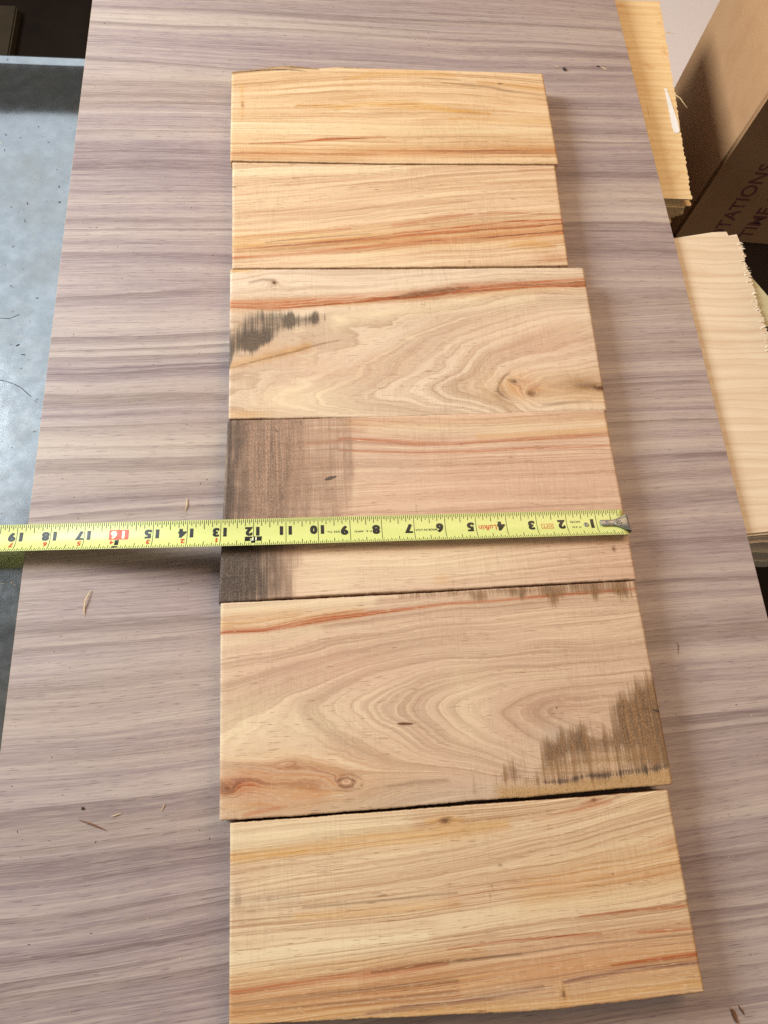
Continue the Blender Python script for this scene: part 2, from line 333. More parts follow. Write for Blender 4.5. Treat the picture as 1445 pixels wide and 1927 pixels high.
   ('S', 'red', [(-234.4, 59.3, 0.57), (-171.9, 56.2, 0.67), (-117.1, 56.7, 0.71), (-73.7, 58.5, 0.95), (-0.0, 59.8, 0.71)], 0.85),
   ('S', 'red', [(-326.1, 65.7, 1.43), (-269.5, 64.8, 1.43), (-234.1, 68.1, 1.43)], 0.25),
   ('S', 'amber', [(-224.4, 85.4, 4.76), (-113.9, 86.5, 4.76), (-0.0, 87.7, 4.76)], 0.3),
   ('S', 'pale', [(-206.7, 77.6, 4.76), (-67.8, 78.2, 5.71), (-1.2, 80.9, 4.76)], 0.4),
   ('S', 'amber', [(-115.6, 70.2, 2.86), (-40.0, 72.7, 3.81), (-0.1, 75.7, 3.33)], 0.5),
   ('B', 'pink', (-130.2, 17.7), 157.1, 19.0, 0.5, 2),
   ('B', 'pink', (-72.1, 45.5), 95.2, 19.0, 0.3, 2),
   ('S', 'brown', [(-210.6, 3.4, 0.38), (-122.7, 3.4, 0.48), (-3.6, 7.4, 0.48)], 0.3),
   ('B', 'amber', (-158.0, -54.4), 5.7, 3.8, 0.5, 2),
   ('B', 'amber', (-18.3, -23.7), 11.9, 2.9, 0.5, 2),
   ('B', 'brown', (-13.6, -33.5), 1.4, 2.4, 0.9, 2),
   ('B', 'pale', (-170.5, -40.4), 95.2, 19.0, 0.5, 2),
   ('B', 'pale', (-246.7, -50.8), 28.6, 19.0, 0.4, 2),
   ('P', 'dirt', [(-339.8, 99.4), (-269.0, 98.6), (-273.3, -70.8), (-339.5, -68.2)], 20, 0.32),
   ('P', 'dirt', [(-339.8, 99.4), (-222.1, 98.1), (-224.4, 22.3), (-230.3, -5.2), (-272.3, -4.0), (-274.1, -72.8), (-339.5, -70.3)], 3, 0.5),
   ('P', 'dirt', [(-229.6, 68.0), (-211.3, 67.7), (-213.0, 33.8), (-228.7, 34.1)], 5, 0.1),
   ('P', 'dirt', [(-272.3, -4.0), (-263.4, -4.3), (-264.2, -40.8), (-272.8, -40.5)], 4, 0.3),
   ('P', 'brown', [(-325.7, 91.2), (-223.3, 90.0), (-224.6, -0.8), (-326.9, -2.5)], 6, 0.07),
   ('P', 'black', [(-339.7, 94.4), (-317.8, 94.1), (-319.1, 59.8), (-318.9, -13.8), (-319.7, -69.0), (-339.5, -68.2)], 26, 0.6),
   ('P', 'black', [(-339.7, 94.4), (-300.2, 93.9), (-301.0, 69.2), (-293.6, 35.5), (-287.4, -10.3), (-295.8, -69.9), (-339.5, -68.2)], 26, 0.32),
   ('P', 'black', [(-337.0, -13.3), (-275.8, -15.1), (-277.7, -72.7), (-339.5, -70.3)], 14, 0.42),
   ('B', 'black', (-282.2, 18.5), 4.3, 4.8, 0.45, 2),
   ('B', 'black', (-269.2, 86.0), 7.6, 3.8, 0.5, 2),
   ('S', 'black', [(-289.2, 82.8, 0.48), (-287.0, 78.8, 0.71), (-284.4, 76.3, 0.48)], 0.8),
   ('B', 'red', (-309.4, 85.0), 4.8, 4.8, 0.4, 2),
   ('B', 'brown', (-276.5, 32.8), 38.1, 23.8, 0.3, 2),
   ('B', 'brown', (-293.6, 59.3), 28.6, 7.6, 0.2, 2),
   ('S', 'black', [(-247.1, 33.1, 0.71), (-243.1, 34.5, 1.52), (-238.3, 35.8, 0.71)], 1.3),
   ('B', 'brown', (-242.1, 25.0), 1.0, 1.0, 0.8, 2),
   ('S', 'black', [(-129.4, 39.3, 0.38), (-129.5, 29.6, 0.38)], 0.5),
   ('S', 'brown', [(-174.0, 9.4, 0.38), (-174.0, 3.3, 0.38)], 0.8),
   ('B', 'pale', (-224.4, 22.3), 3.8, 6.7, 0.4, 2),
   ('S', 'grey', [(-212.5, 53.0, 11.9), (-188.5, 42.9, 9.52), (-177.4, 42.7, 9.52)], 0.2),
  ]),
 'fifth': dict(
  top=[(-329.3, -66.6), (-271.6, -65.9), (-197.5, -64.9), (-86.6, -62.6), (-0.5, -60.9)],
  bot=[(-326.8, -218.6), (-273.9, -218.6), (-207.1, -218.0), (-153.7, -216.5), (-107.1, -216.9), (-55.4, -215.4), (-0.5, -214.7)],
  grain=[(-329.3, -66.6, 0), (-197.3, -61.1, 0), (-0.1, -58.7, 0), (-328.9, -84.8, 20), (-271.8, -79.9, 20), (-214.6, -73.9, 20), (-130.3, -67.9, 20), (-3.1, -65.2, 20), (-328.8, -89.6, 25), (-295.8, -89.0, 25), (-271.9, -85.2, 25), (-247.6, -81.7, 25), (-214.9, -79.3, 25), (-190.0, -76.5, 25), (-156.3, -74.1, 25), (-123.6, -73.2, 25), (-81.1, -70.6, 25), (-1.9, -68.3, 25), (-327.8, -102.7, 40), (-238.7, -91.8, 40), (-157.2, -83.7, 40), (-89.1, -81.4, 40), (-1.6, -80.5, 40), (-327.4, -118.3, 54), (-240.2, -101.4, 54), (-158.0, -93.2, 54), (-83.8, -90.0, 54), (1.9, -85.8, 54), (-326.8, -147.3, 74), (-308.4, -141.2, 74), (-275.7, -129.2, 74), (-249.3, -121.2, 74), (-221.2, -115.8, 74), (-159.3, -107.0, 74), (-113.6, -107.8, 74), (-71.8, -104.7, 74), (-0.1, -100.6, 74), (-270.5, -143.5, 88), (-259.1, -139.1, 88), (-236.1, -128.8, 88), (-215.4, -120.4, 88), (-168.2, -115.4, 88), (-86.9, -112.2, 88), (0.2, -110.3, 88), (-264.1, -155.0, 88), (-252.9, -165.6, 88), (-241.3, -172.0, 88), (-207.2, -189.2, 88), (-321.9, -168.7, 84), (-295.8, -151.9, 84), (-303.2, -176.9, 84), (-243.2, -182.1, 84), (-273.2, -171.4, 84), (-234.4, -145.3, 100), (-216.4, -137.8, 100), (-191.5, -128.6, 100), (-160.4, -120.2, 100), (-142.0, -120.6, 100), (-88.0, -120.7, 100), (-32.7, -120.0, 100), (-0.1, -118.6, 100), (-228.9, -153.5, 100), (-220.0, -161.8, 100), (-194.8, -176.8, 100), (-166.6, -189.0, 100), (-215.3, -146.3, 109), (-204.1, -138.8, 109), (-181.6, -130.2, 109), (-148.7, -125.5, 109), (-86.6, -125.6, 109), (-210.4, -157.1, 109), (-181.2, -177.2, 109), (-154.7, -187.1, 109), (-190.6, -149.8, 118), (-180.0, -140.8, 118), (-161.7, -134.7, 118), (-129.8, -129.6, 118), (-102.3, -127.7, 118), (-33.9, -126.8, 118), (-189.4, -155.5, 118), (-176.1, -167.5, 118), (-142.6, -184.1, 118), (-104.8, -199.1, 118), (-170.4, -150.8, 130), (-158.9, -143.0, 130), (-123.3, -133.8, 130), (-89.5, -131.5, 130), (-10.8, -129.1, 130), (-162.9, -161.1, 130), (-147.4, -173.1, 130), (-122.9, -185.2, 130), (-160.8, -151.3, 138), (-151.1, -145.7, 138), (-121.4, -138.6, 138), (-88.0, -135.5, 138), (-152.8, -163.1, 138), (-134.6, -176.1, 138), (-107.3, -188.0, 138), (-136.1, -153.4, 150), (-118.7, -150.0, 150), (-90.7, -140.5, 150), (-63.4, -138.7, 150), (-14.9, -137.0, 150), (-126.7, -163.0, 150), (-111.2, -175.1, 150), (-94.1, -185.0, 150), (-99.1, -156.4, 165), (-81.7, -149.6, 165), (-56.6, -148.9, 165), (-84.7, -170.5, 165), (-83.0, -158.4, 175), (-37.9, -161.5, 175), (0.3, -159.6, 175), (-2.4, -193.9, 150), (-167.8, -202.5, 70), (-210.5, -204.6, 70), (-231.5, -211.3, 70), (-265.4, -214.4, 70), (-309.9, -218.0, 70), (-273.5, -187.5, 80), (-220.9, -194.1, 80), (-318.0, -183.1, 80), (-303.1, -201.4, 74), (-266.4, -207.1, 74), (-168.8, -213.1, 60), (-207.1, -217.7, 60), (-106.7, -213.3, 60), (-2.1, -212.4, 62), (-105.5, -204.5, 88)],
  feats=[
   ('K', (-239.3, -199.0), 9.5, 5.2, 9),
   ('K', (-321.4, -198.6), 7.6, 4.8, 5),
   ('S', 'red', [(-328.8, -88.8, 1.43), (-295.8, -88.2, 1.67), (-271.9, -84.4, 1.9), (-247.6, -80.9, 2.38), (-231.3, -79.5, 2.14), (-206.6, -78.0, 1.19), (-190.0, -76.5, 0.95), (-156.3, -73.7, 0.76), (-123.6, -73.2, 0.76), (-81.1, -70.6, 0.95), (-38.0, -68.7, 0.95), (-1.8, -67.4, 0.71)], 0.85),
   ('S', 'red', [(-328.8, -89.6, 0.57), (-295.8, -89.4, 0.57), (-271.9, -86.0, 0.57), (-214.9, -79.7, 0.57), (-156.3, -74.1, 0.57), (-123.6, -73.6, 0.48), (-1.8, -67.9, 0.48)], 1.1),
   ('S', 'amber', [(-328.9, -84.0, 3.81), (-271.8, -81.1, 4.29), (-223.0, -76.9, 3.33)], 0.6),
   ('S', 'amber', [(-329.0, -78.8, 3.81), (-271.7, -75.0, 4.76)], 0.3),
   ('S', 'pale', [(-329.2, -71.9, 4.29), (-271.6, -70.9, 4.29), (-214.4, -68.9, 3.33)], 0.6),
   ('B', 'pale', (-292.0, -161.2), 47.6, 19.0, 0.65, 2),
   ('S', 'pale', [(-327.1, -96.9, 3.81), (-255.9, -89.9, 3.33)], 0.5),
   ('B', 'pale', (-147.3, -152.0), 16.7, 28.6, 0.3, 2),
   ('S', 'red', [(-325.1, -195.9, 5.71), (-306.8, -193.6, 9.52), (-280.9, -189.5, 8.1), (-251.2, -195.5, 6.67), (-240.0, -197.5, 4.76)], 0.34),
   ('S', 'red', [(-325.0, -201.8, 4.76), (-295.8, -206.0, 5.71), (-258.9, -205.8, 5.71)], 0.25),
   ('B', 'red', (-312.3, -196.7), 12.4, 4.8, 0.4, 2),
   ('B', 'brown', (-322.1, -198.2), 5.7, 4.3, 0.55, 2),
   ('B', 'black', (-322.9, -197.5), 2.4, 2.4, 0.5, 2),
   ('B', 'amber', (-273.7, -199.7), 71.4, 23.8, 0.5, 2),
   ('S', 'brown', [(-244.9, -198.0, 0.95), (-241.8, -196.7, 0.95), (-238.0, -196.2, 0.71), (-233.2, -198.6, 0.71), (-234.9, -201.7, 0.95), (-240.2, -202.4, 0.95), (-243.8, -200.8, 0.95)], 0.75),
   ('S', 'brown', [(-243.6, -194.5, 0.38), (-235.3, -193.6, 0.38), (-227.2, -198.3, 0.38), (-228.9, -203.8, 0.38), (-238.4, -205.3, 0.38), (-246.9, -203.4, 0.33)], 0.45),
   ('S', 'red', [(-310.3, -216.3, 0.95), (-299.4, -214.3, 1.43), (-281.2, -212.4, 0.95)], 0.6),
   ('S', 'brown', [(-200.8, -161.3, 0.38), (-196.5, -161.6, 0.95), (-189.5, -161.9, 0.48)], 1.2),
   ('B', 'pink', (-272.3, -111.1), 57.1, 23.8, 0.35, 2),
   ('B', 'pink', (-232.9, -118.8), 28.6, 9.5, 0.4, 2),
   ('B', 'pink', (-86.8, -156.7), 28.6, 12.4, 0.5, 2),
   ('B', 'brown', (-88.4, -156.6), 19.0, 9.5, 0.22, 2),
   ('B', 'pink', (-152.4, -203.5), 38.1, 6.7, 0.3, 2),
   ('S', 'grey', [(-259.2, -214.4, 3.81), (-199.3, -213.0, 6.67), (-145.4, -211.0, 7.62), (-133.5, -208.2, 4.76)], 0.5),
   ('B', 'grey', (-81.8, -178.2), 14.3, 10.5, 0.6, 2),
   ('B', 'grey', (-198.7, -204.2), 28.6, 4.8, 0.2, 2),
   ('S', 'brown', [(-210.0, -203.6, 0.95), (-190.9, -201.9, 1.43), (-167.8, -201.8, 1.43)], 0.3),
   ('B', 'black', (-80.2, -156.2), 1.0, 1.0, 1, 2),
   ('B', 'black', (-77.0, -187.1), 1.0, 1.0, 1, 2),
   ('S', 'black', [(-5.2, -161.7, 0.71), (-0.4, -163.1, 1.67)], 1.0),
   ('P', 'dirt', [(-195.3, -62.0), (-146.7, -62.1), (-86.2, -60.0), (2.8, -57.4), (2.8, -69.4), (-4.4, -76.9), (-13.4, -72.2), (-30.7, -69.9), (-36.1, -75.7), (-41.8, -70.3), (-66.0, -71.1), (-72.0, -82.9), (-74.6, -70.8), (-91.8, -69.3), (-96.9, -75.5), (-100.5, -69.8), (-119.7, -69.1), (-132.8, -72.0), (-138.8, -68.4), (-164.2, -68.3), (-193.6, -68.0)], 4, 0.55),
   ('B', 'dirt', (-128.5, -71.3), 6.7, 5.7, 0.3, 2),
   ('B', 'dirt', (-94.5, -67.0), 8.6, 5.7, 0.3, 2),
   ('B', 'dirt', (-70.2, -70.1), 9.5, 8.6, 0.3, 2),
   ('B', 'dirt', (-37.0, -67.9), 7.6, 8.6, 0.25, 2),
   ('B', 'dirt', (-14.2, -72.2), 3.8, 12.4, 0.4, 2),
   ('B', 'dirt', (-4.9, -98.3), 3.8, 14.3, 0.2, 2),
   ('P', 'dirt', [(-97.2, -195.9), (-93.3, -179.5), (-70.5, -171.3), (-55.3, -166.4), (-55.8, -174.0), (-40.8, -173.7), (-36.9, -155.7), (-21.2, -150.6), (-13.1, -141.1), (3.4, -133.9), (5.4, -196.2), (-22.7, -192.0), (-63.8, -193.4)], 12, 0.74),
   ('B', 'dirt', (-80.3, -182.1), 6.7, 14.3, 0.25, 2),
   ('B', 'dirt', (-66.7, -180.9), 5.7, 19.0, 0.25, 2),
   ('B', 'dirt', (-91.4, -188.9), 6.7, 7.6, 0.35, 2),
   ('B', 'dirt', (-13.0, -162.8), 19.0, 33.3, 0.35, 2),
   ('B', 'dirt', (-31.7, -173.4), 9.5, 28.6, 0.2, 2),
   ('P', 'dirt', [(-131.3, -206.5), (-128.3, -197.7), (-111.2, -187.7), (-109.2, -202.4), (-81.3, -202.3), (-40.6, -199.9), (3.7, -194.2), (3.4, -201.7), (-33.8, -207.6), (-70.4, -209.1), (-102.3, -210.0)], 10, 0.74),
   ('S', 'dirt', [(-92.4, -196.1, 1.9), (-64.1, -194.8, 1.9), (-23.1, -194.2, 1.9)], 0.25),
   ('P', 'dirt', [(-153.5, -214.0), (-148.0, -198.3), (-145.8, -214.5)], 4, 0.4),
   ('P', 'tan', [(-132.7, -218.8), (-131.5, -208.3), (-102.2, -209.3), (-66.0, -206.8), (-33.4, -205.1), (1.0, -201.5), (1.2, -216.3), (-68.0, -219.3)], 5, 1.15),
   ('P', 'tan', [(-96.6, -197.7), (-63.6, -192.3), (3.2, -186.7), (3.4, -196.1), (-65.0, -200.7), (-97.3, -202.4)], 6, 0.8),
   ('S', 'black', [(-98.0, -207.4, 1.43), (-82.2, -208.0, 2.38), (-71.9, -206.4, 2.38), (-65.7, -205.0, 1.43), (-49.7, -205.6, 2.38), (-33.2, -204.4, 2.86), (-16.8, -203.8, 3.33), (-0.7, -201.5, 2.38)], 0.66),
   ('P', 'dirt', [(-134.7, -219.4), (-128.3, -214.5), (-99.2, -216.3), (-99.7, -220.1)], 4, 0.5),
   ('B', 'tan', (-244.6, -220.5), 76.2, 3.8, 0.3, 2),
  ]),
 'sixth': dict(
  top=[(-319.6, -220.4), (-259.3, -220.2), (-207.2, -219.7), (-146.3, -219.4), (-68.0, -219.3), (-5.0, -218.4)],
  bot=[(-318.3, -337.3), (-173.5, -343.5), (-124.3, -345.8), (-70.2, -345.5), (-29.5, -344.9), (-5.2, -344.8)],
  grain=[(-319.6, -220.4, 0), (-169.2, -218.3, 0), (-67.4, -215.7, 0), (-318.8, -242.5, 30), (-274.6, -240.3, 30), (-228.0, -238.7, 30), (-170.9, -236.4, 30), (-117.9, -233.3, 30), (-65.3, -227.2, 30), (-32.0, -219.7, 30), (-318.5, -266.1, 58), (-224.4, -260.6, 58), (-172.6, -255.7, 58), (-106.2, -247.4, 58), (-53.8, -238.8, 58), (-5.1, -231.0, 58), (-318.3, -277.0, 80), (-260.8, -277.1, 80), (-174.2, -273.5, 80), (-96.4, -270.2, 80), (-42.4, -266.9, 80), (-3.0, -262.5, 80), (-318.0, -296.1, 105), (-254.2, -294.0, 105), (-175.9, -292.7, 105), (-99.0, -287.9, 105), (-3.8, -281.3, 105), (-317.6, -319.4, 135), (-242.9, -317.1, 135), (-177.7, -312.6, 135), (-102.4, -311.0, 135), (-2.7, -308.2, 135), (-317.3, -335.9, 165), (-255.5, -333.9, 165), (-179.6, -334.3, 165), (-117.7, -331.2, 165), (-79.5, -329.1, 165), (-4.4, -327.6, 165), (-180.5, -343.6, 185), (-88.4, -345.5, 185), (-5.2, -344.8, 185)],
  feats=[
   ('S', 'amber', [(-318.9, -241.9, 2.86), (-274.3, -240.6, 2.86), (-226.9, -237.8, 3.81), (-163.3, -236.2, 4.29), (-128.7, -233.7, 2.86)], 0.9),
   ('S', 'pale', [(-319.0, -230.7, 8.57), (-259.6, -229.6, 8.57), (-200.3, -228.4, 5.71)], 0.55),
   ('S', 'red', [(-109.2, -232.5, 0.48), (-85.3, -228.8, 0.95), (-65.1, -225.8, 1.9), (-48.7, -223.3, 0.95)], 0.5),
   ('B', 'brown', (-62.0, -221.4), 1.9, 1.4, 0.8, 2),
   ('S', 'red', [(-70.6, -223.4, 0.48), (-62.0, -221.8, 1.9), (-56.2, -220.0, 0.48)], 0.4),
   ('B', 'brown', (-171.7, -228.5), 3.8, 1.7, 1.0, 2),
   ('S', 'amber', [(-185.2, -228.0, 0.95), (-171.7, -228.5, 4.29), (-158.8, -228.6, 0.95)], 0.7),
   ('K', (-171.7, -228.5), 5.7, 3.3, 8),
   ('S', 'brown', [(-271.3, -275.1, 0.38), (-246.5, -275.0, 0.71), (-210.7, -274.4, 0.71), (-166.9, -273.7, 0.57)], 0.5),
   ('S', 'amber', [(-274.9, -280.1, 1.9), (-225.4, -280.6, 3.33), (-167.5, -280.1, 2.38)], 0.5),
   ('S', 'pale', [(-317.9, -299.7, 6.67), (-261.3, -298.6, 5.71), (-190.7, -297.2, 3.81)], 0.6),
   ('S', 'pale', [(-175.7, -290.6, 4.76), (-98.7, -285.7, 4.76), (-4.1, -278.6, 3.81)], 0.45),
   ('S', 'amber', [(-115.2, -277.4, 9.52), (-61.0, -271.3, 11.9), (-1.2, -265.4, 13.33)], 0.5),
   ('B', 'red', (-6.5, -253.0), 19.0, 5.7, 0.35, 2),
   ('S', 'red', [(-170.8, -276.6, 6.67), (-114.6, -272.5, 6.67), (-4.2, -271.9, 4.76)], 0.2),
   ('S', 'red', [(-317.6, -319.7, 1.43), (-275.5, -317.8, 1.9), (-242.9, -316.8, 2.38), (-206.3, -315.8, 2.38), (-177.8, -314.1, 1.43)], 0.6),
   ('S', 'brown', [(-227.2, -315.7, 0.71), (-192.0, -313.9, 1.05), (-170.6, -313.5, 0.95), (-127.2, -312.9, 0.57)], 0.6),
   ('S', 'red', [(-177.2, -306.6, 0.38), (-137.1, -304.4, 0.57), (-89.3, -304.9, 0.76), (-70.6, -305.3, 0.48)], 0.7),
   ('S', 'red', [(-83.8, -294.2, 0.38), (-49.6, -293.1, 0.71), (-7.2, -293.3, 0.71)], 0.7),
   ('S', 'red', [(-44.5, -306.6, 0.48), (-25.5, -307.1, 0.95), (-6.4, -307.2, 0.48)], 0.8),
   ('S', 'red', [(-227.7, -324.0, 7.62), (-178.6, -322.5, 10.48), (-121.0, -321.0, 11.43), (-4.5, -316.0, 13.33)], 0.26),
   ('S', 'amber', [(-318.0, -311.5, 3.81), (-227.0, -311.2, 3.81), (-155.8, -309.1, 3.81)], 0.4),
   ('S', 'red', [(-317.4, -328.8, 5.71), (-248.5, -328.7, 5.71), (-172.3, -330.8, 3.81)], 0.28),
   ('S', 'amber', [(-317.5, -326.0, 9.52), (-248.4, -325.8, 10.48), (-178.8, -325.5, 9.52), (-5.5, -320.6, 11.43)], 0.5),
   ('S', 'red', [(-317.5, -321.7, 6.67), (-248.3, -322.9, 5.71)], 0.18),
   ('B', 'pink', (-99.4, -322.7), 52.4, 15.2, 0.5, 2),
   ('S', 'violet', [(-231.8, -338.2, 0.71), (-207.7, -336.7, 1.43), (-172.8, -336.0, 1.43), (-144.3, -334.8, 1.67), (-115.4, -332.9, 1.19)], 0.9),
   ('S', 'violet', [(-100.6, -331.1, 0.95), (-79.5, -329.4, 1.19), (-48.4, -327.3, 1.19), (-4.3, -327.3, 1.33)], 0.95),
   ('S', 'red', [(-66.5, -324.3, 0.38), (-36.3, -323.0, 0.95), (-5.1, -322.2, 1.19)], 0.9),
   ('S', 'brown', [(-170.6, -313.5, 0.57), (-127.2, -312.9, 0.67), (-90.2, -311.0, 0.48), (-3.2, -310.4, 0.95)], 0.5),
   ('S', 'amber', [(-317.3, -334.5, 6.67), (-228.5, -339.0, 6.19), (-159.3, -341.8, 4.76), (-102.5, -343.5, 3.81), (-5.8, -339.2, 6.67)], 0.6),
   ('S', 'brown', [(-317.5, -326.6, 0.71), (-262.0, -325.3, 0.95), (-171.7, -324.6, 0.95)], 0.45),
   ('S', 'brown', [(-317.4, -330.6, 0.48), (-228.0, -330.9, 0.76), (-172.2, -330.5, 0.76)], 0.45),
   ('B', 'brown', (-102.0, -337.9), 1.1, 2.4, 1.1, 2),
   ('B', 'amber', (-101.9, -337.0), 3.8, 6.7, 0.5, 2),
   ('S', 'brown', [(-102.2, -331.6, 0.48), (-102.0, -335.2, 0.48)], 0.5),
   ('S', 'grey', [(-318.2, -263.0, 6.67), (-313.2, -266.5, 4.76), (-306.3, -268.5, 3.81), (-274.7, -269.2, 3.81)], 0.35),
   ('B', 'dirt', (-314.6, -267.0), 3.8, 9.5, 0.36, 2),
   ('B', 'dirt', (-307.0, -267.5), 2.9, 4.8, 0.34, 2),
   ('B', 'dirt', (-288.8, -268.2), 19.0, 2.4, 0.34, 2),
   ('B', 'black', (-56.2, -270.0), 1.0, 1.0, 1, 2),
   ('S', 'brown', [(-143.2, -270.5, 0.33), (-144.0, -277.6, 0.48)], 0.8),
   ('S', 'brown', [(-90.0, -252.6, 0.29), (-90.3, -257.3, 0.38)], 0.9),
   ('B', 'brown', (-135.5, -258.9), 1.4, 1.0, 0.6, 2),
  ]),
}

BOARD_T = 0.0254
MASKS = ['amber', 'red', 'brown', 'black', 'pale', 'pink', 'dirt', 'tan', 'grey', 'violet']
STYLE = {   # early wood, late wood, ring period, warp, dirt colour, contrast of rings, seed
    'first':  dict(e=(233, 199, 150), l=(202, 154, 102), per=5.0, warp=2.2, dirt=(100, 80, 62), ring=.50, fine=.55, seed=2.1, lines=.55),
    'second': dict(e=(232, 200, 156), l=(200, 152, 110), per=5.6, warp=1.6, dirt=(100, 80, 62), ring=.55, fine=.55, seed=5.3, lines=.55),
    'third':  dict(e=(232, 207, 172), l=(178, 138, 106), per=5.4, warp=.8, dirt=(92, 74, 60), ring=.42, fine=.28, seed=8.7, wob=4.2, lines=.26),
    'fourth': dict(e=(226, 192, 158), l=(186, 140, 112), per=6.0, warp=2.4, dirt=(146, 116, 96), ring=.42, fine=.50, seed=11.2, lines=.32, dv=.9, bv=.75),
    'fifth':  dict(e=(221, 188, 152), l=(172, 134, 108), per=9.6, warp=.9, dirt=(126, 92, 60), ring=.34, fine=.34, seed=14.9, wob=5.0, lines=.26),
    'sixth':  dict(e=(229, 199, 155), l=(188, 143, 104), per=7.0, warp=2.6, dirt=(128, 108, 90), ring=.52, fine=.62, seed=18.4, lines=.62),
}
def wood_material(key):
    st = STYLE[key]; sd = st['seed']; K = .93
    n = Nodes('sawn_wood_' + key); x, y, z = n.coords()
    g = n.attr('ring')
    g = n.math('ADD', g, n.math('MULTIPLY', n.math('SUBTRACT', n.n2(x, y, .03, .10, sd + 60, 3), .5), st.get('wob', 2.4)))
    early, late = lin(st['e'][0], st['e'][1], st['e'][2] + 7, K), lin(*[q * .96 for q in st['l']], K)
    # broad tone
    tone = n.n2(x, g, .003, .085, sd, 2, .55)
    c = n.mix(n.step(tone, .35, .68), early, n.mix(.42, early, late))
    # growth rings: soft rise, sharp fall
    ph = n.math('ADD', n.math('DIVIDE', g, st['per']), n.math('MULTIPLY', n.n2(x, g, .001, .06, sd + 1, 2), st['warp']))
    fr = n.math('FRACT', ph)
    ring = n.math('MULTIPLY', n.step(fr, .25, .90), n.step(fr, .995, .93))
    ringvar = n.step(n.n2(x, g, .007, .10, sd + 2, 1), .34, .66, .12, 1.0)
    c = n.mix(n.math('MULTIPLY', n.math('MULTIPLY', ring, ringvar), st['ring']), c, late)
    sharp = n.math('MULTIPLY', n.step(fr, .80, .92), n.step(fr, .99, .94))
    c = n.mix(n.math('MULTIPLY', n.math('MULTIPLY', sharp, ringvar), st['ring'] * .55), c, n.mix(.5, late, lin(130, 84, 52, K)))
    # thinner streaks that follow the grain
    fine = n.n2(x, g, .008, .55, sd + 3, 2, .6)
    c = n.mix(n.math('MULTIPLY', n.step(fine, .52, .70), st['fine']), c, late)
    c = n.mix(n.math('MULTIPLY', n.step(fine, .46, .30), .35), c, lin(246, 224, 180, K))
    fib = n.n2(x, g, .020, 1.0, sd + 4, 4, .72)
    c = n.mix(n.step(fib, .54, .72, 0, .46), c, late)
    c = n.mix(n.step(fib, .44, .28, 0, .36), c, lin(248, 228, 190, K))
    strand = n.n2(x, g, .006, .80, sd + 20, 2, .6)
    A = {m: n.attr(m) for m in MASKS}
    lines = n.step(n.n2(x, g, .0030, .46, sd + 30, 3, .65), .555, .65)
    c = n.mix(n.math('MULTIPLY', lines, st.get('lines', .3)), c, n.mix(.45, late, lin(134, 84, 50, K)))
    hot = n.math('ADD', A['red'], n.math('MULTIPLY', A['amber'], .55), clamp=True)
    def over(c, mask, col, lo, hi, amp=1.0, lo_edge=.02):
        k = n.math('MULTIPLY', A[mask], n.math('MULTIPLY', n.step(fib, .30, .62, lo, hi), n.step(strand, .36, .60, .62, 1.12)), clamp=True)
        return n.mix(n.math('MULTIPLY', k, amp), c, lin(*col, K))
    c = over(c, 'pale', (246, 226, 184), .6, 1.0)
    c = over(c, 'pink', (213, 170, 142), .4, 1.0)
    c = over(c, 'grey', (196, 178, 156), .5, 1.0)
    c = over(c, 'amber', (217, 164, 88), .35, .95)
    c = over(c, 'red', (184, 102, 58), .55, 1.2)
    c = over(c, 'violet', (126, 84, 74), .3, 1.1)
    hl = n.step(n.n2(x, g, .0045, .62, sd + 33, 3, .65), .50, .64)
    c = n.mix(n.math('MULTIPLY', n.math('MULTIPLY', hl, hot), .85), c, lin(134, 68, 38, K))
    kk = n.math('MULTIPLY', A['brown'], n.step(fib, .25, .6, .85, 1.15), clamp=True)
    c = n.mix(kk, c, lin(104, 62, 36, K))
    # pores: short dark dashes along the board
    po = n.n2(x, y, .075, 1.25, sd + 5, 2, .6)
    porose = n.step(n.n2(x, g, .006, .10, sd + 6, 1), .35, .65, .25, 1.0)
    c = n.mix(n.math('MULTIPLY', n.math('MULTIPLY', n.step(po, .60, .72), porose), .72), c, lin(126, 84, 54, K))
    po2 = n.n2(x, y, .14, 1.5, sd + 7, 2, .6)
    c = n.mix(n.math('MULTIPLY', n.step(po2, .41, .26), .40), c, lin(248, 228, 188, K))
    # saw marks across the board, and dirt that the planer has not reached
    saw = n.n2(x, y, .62, .012, sd + 8, 2, .7)
    saw2 = n.n2(x, y, .21, .02, sd + 12, 1, .5)
    speck = n.noise(n.vec(x, n.math('MULTIPLY', y, .8), sd + 9), .95, 4.0, .75)
    blot = n.noise(n.vec(x, y, sd + 10), .10, 2.0, .5)
    c = n.mix(n.math('MULTIPLY', A['tan'], n.step(speck, .3, .65, .65, 1.0)), c, lin(192, 153, 104, K))
    roughmix = n.math('MULTIPLY', A['tan'], n.step(speck, .52, .68))
    c = n.mix(n.math('MULTIPLY', roughmix, .6), c, lin(130, 95, 56, K))
    var = n.math('ADD', n.math('MULTIPLY', n.math('SUBTRACT', saw, .5), 1.0), n.math('MULTIPLY', n.math('SUBTRACT', speck, .5), .75))
    var = n.math('ADD', var, n.math('MULTIPLY', n.math('SUBTRACT', saw2, .5), .55))
    var = n.math('ADD', var, n.math('MULTIPLY', n.math('SUBTRACT', blot, .5), .30))
    d = n.math('MULTIPLY', n.step(n.math('ADD', A['dirt'], n.math('MULTIPLY', var, st.get('dv', 1.25))), .22, .86), n.step(A['dirt'], .04, .32))
    dcol = n.mix(n.step(n.math('ADD', speck, n.math('MULTIPLY', saw, .6)), .62, 1.02), lin(*[q * .60 for q in st['dirt']], K), lin(*[min(255, q * 1.30) for q in st['dirt']], K))
    c = n.mix(n.math('MULTIPLY', d, .88), c, dcol)
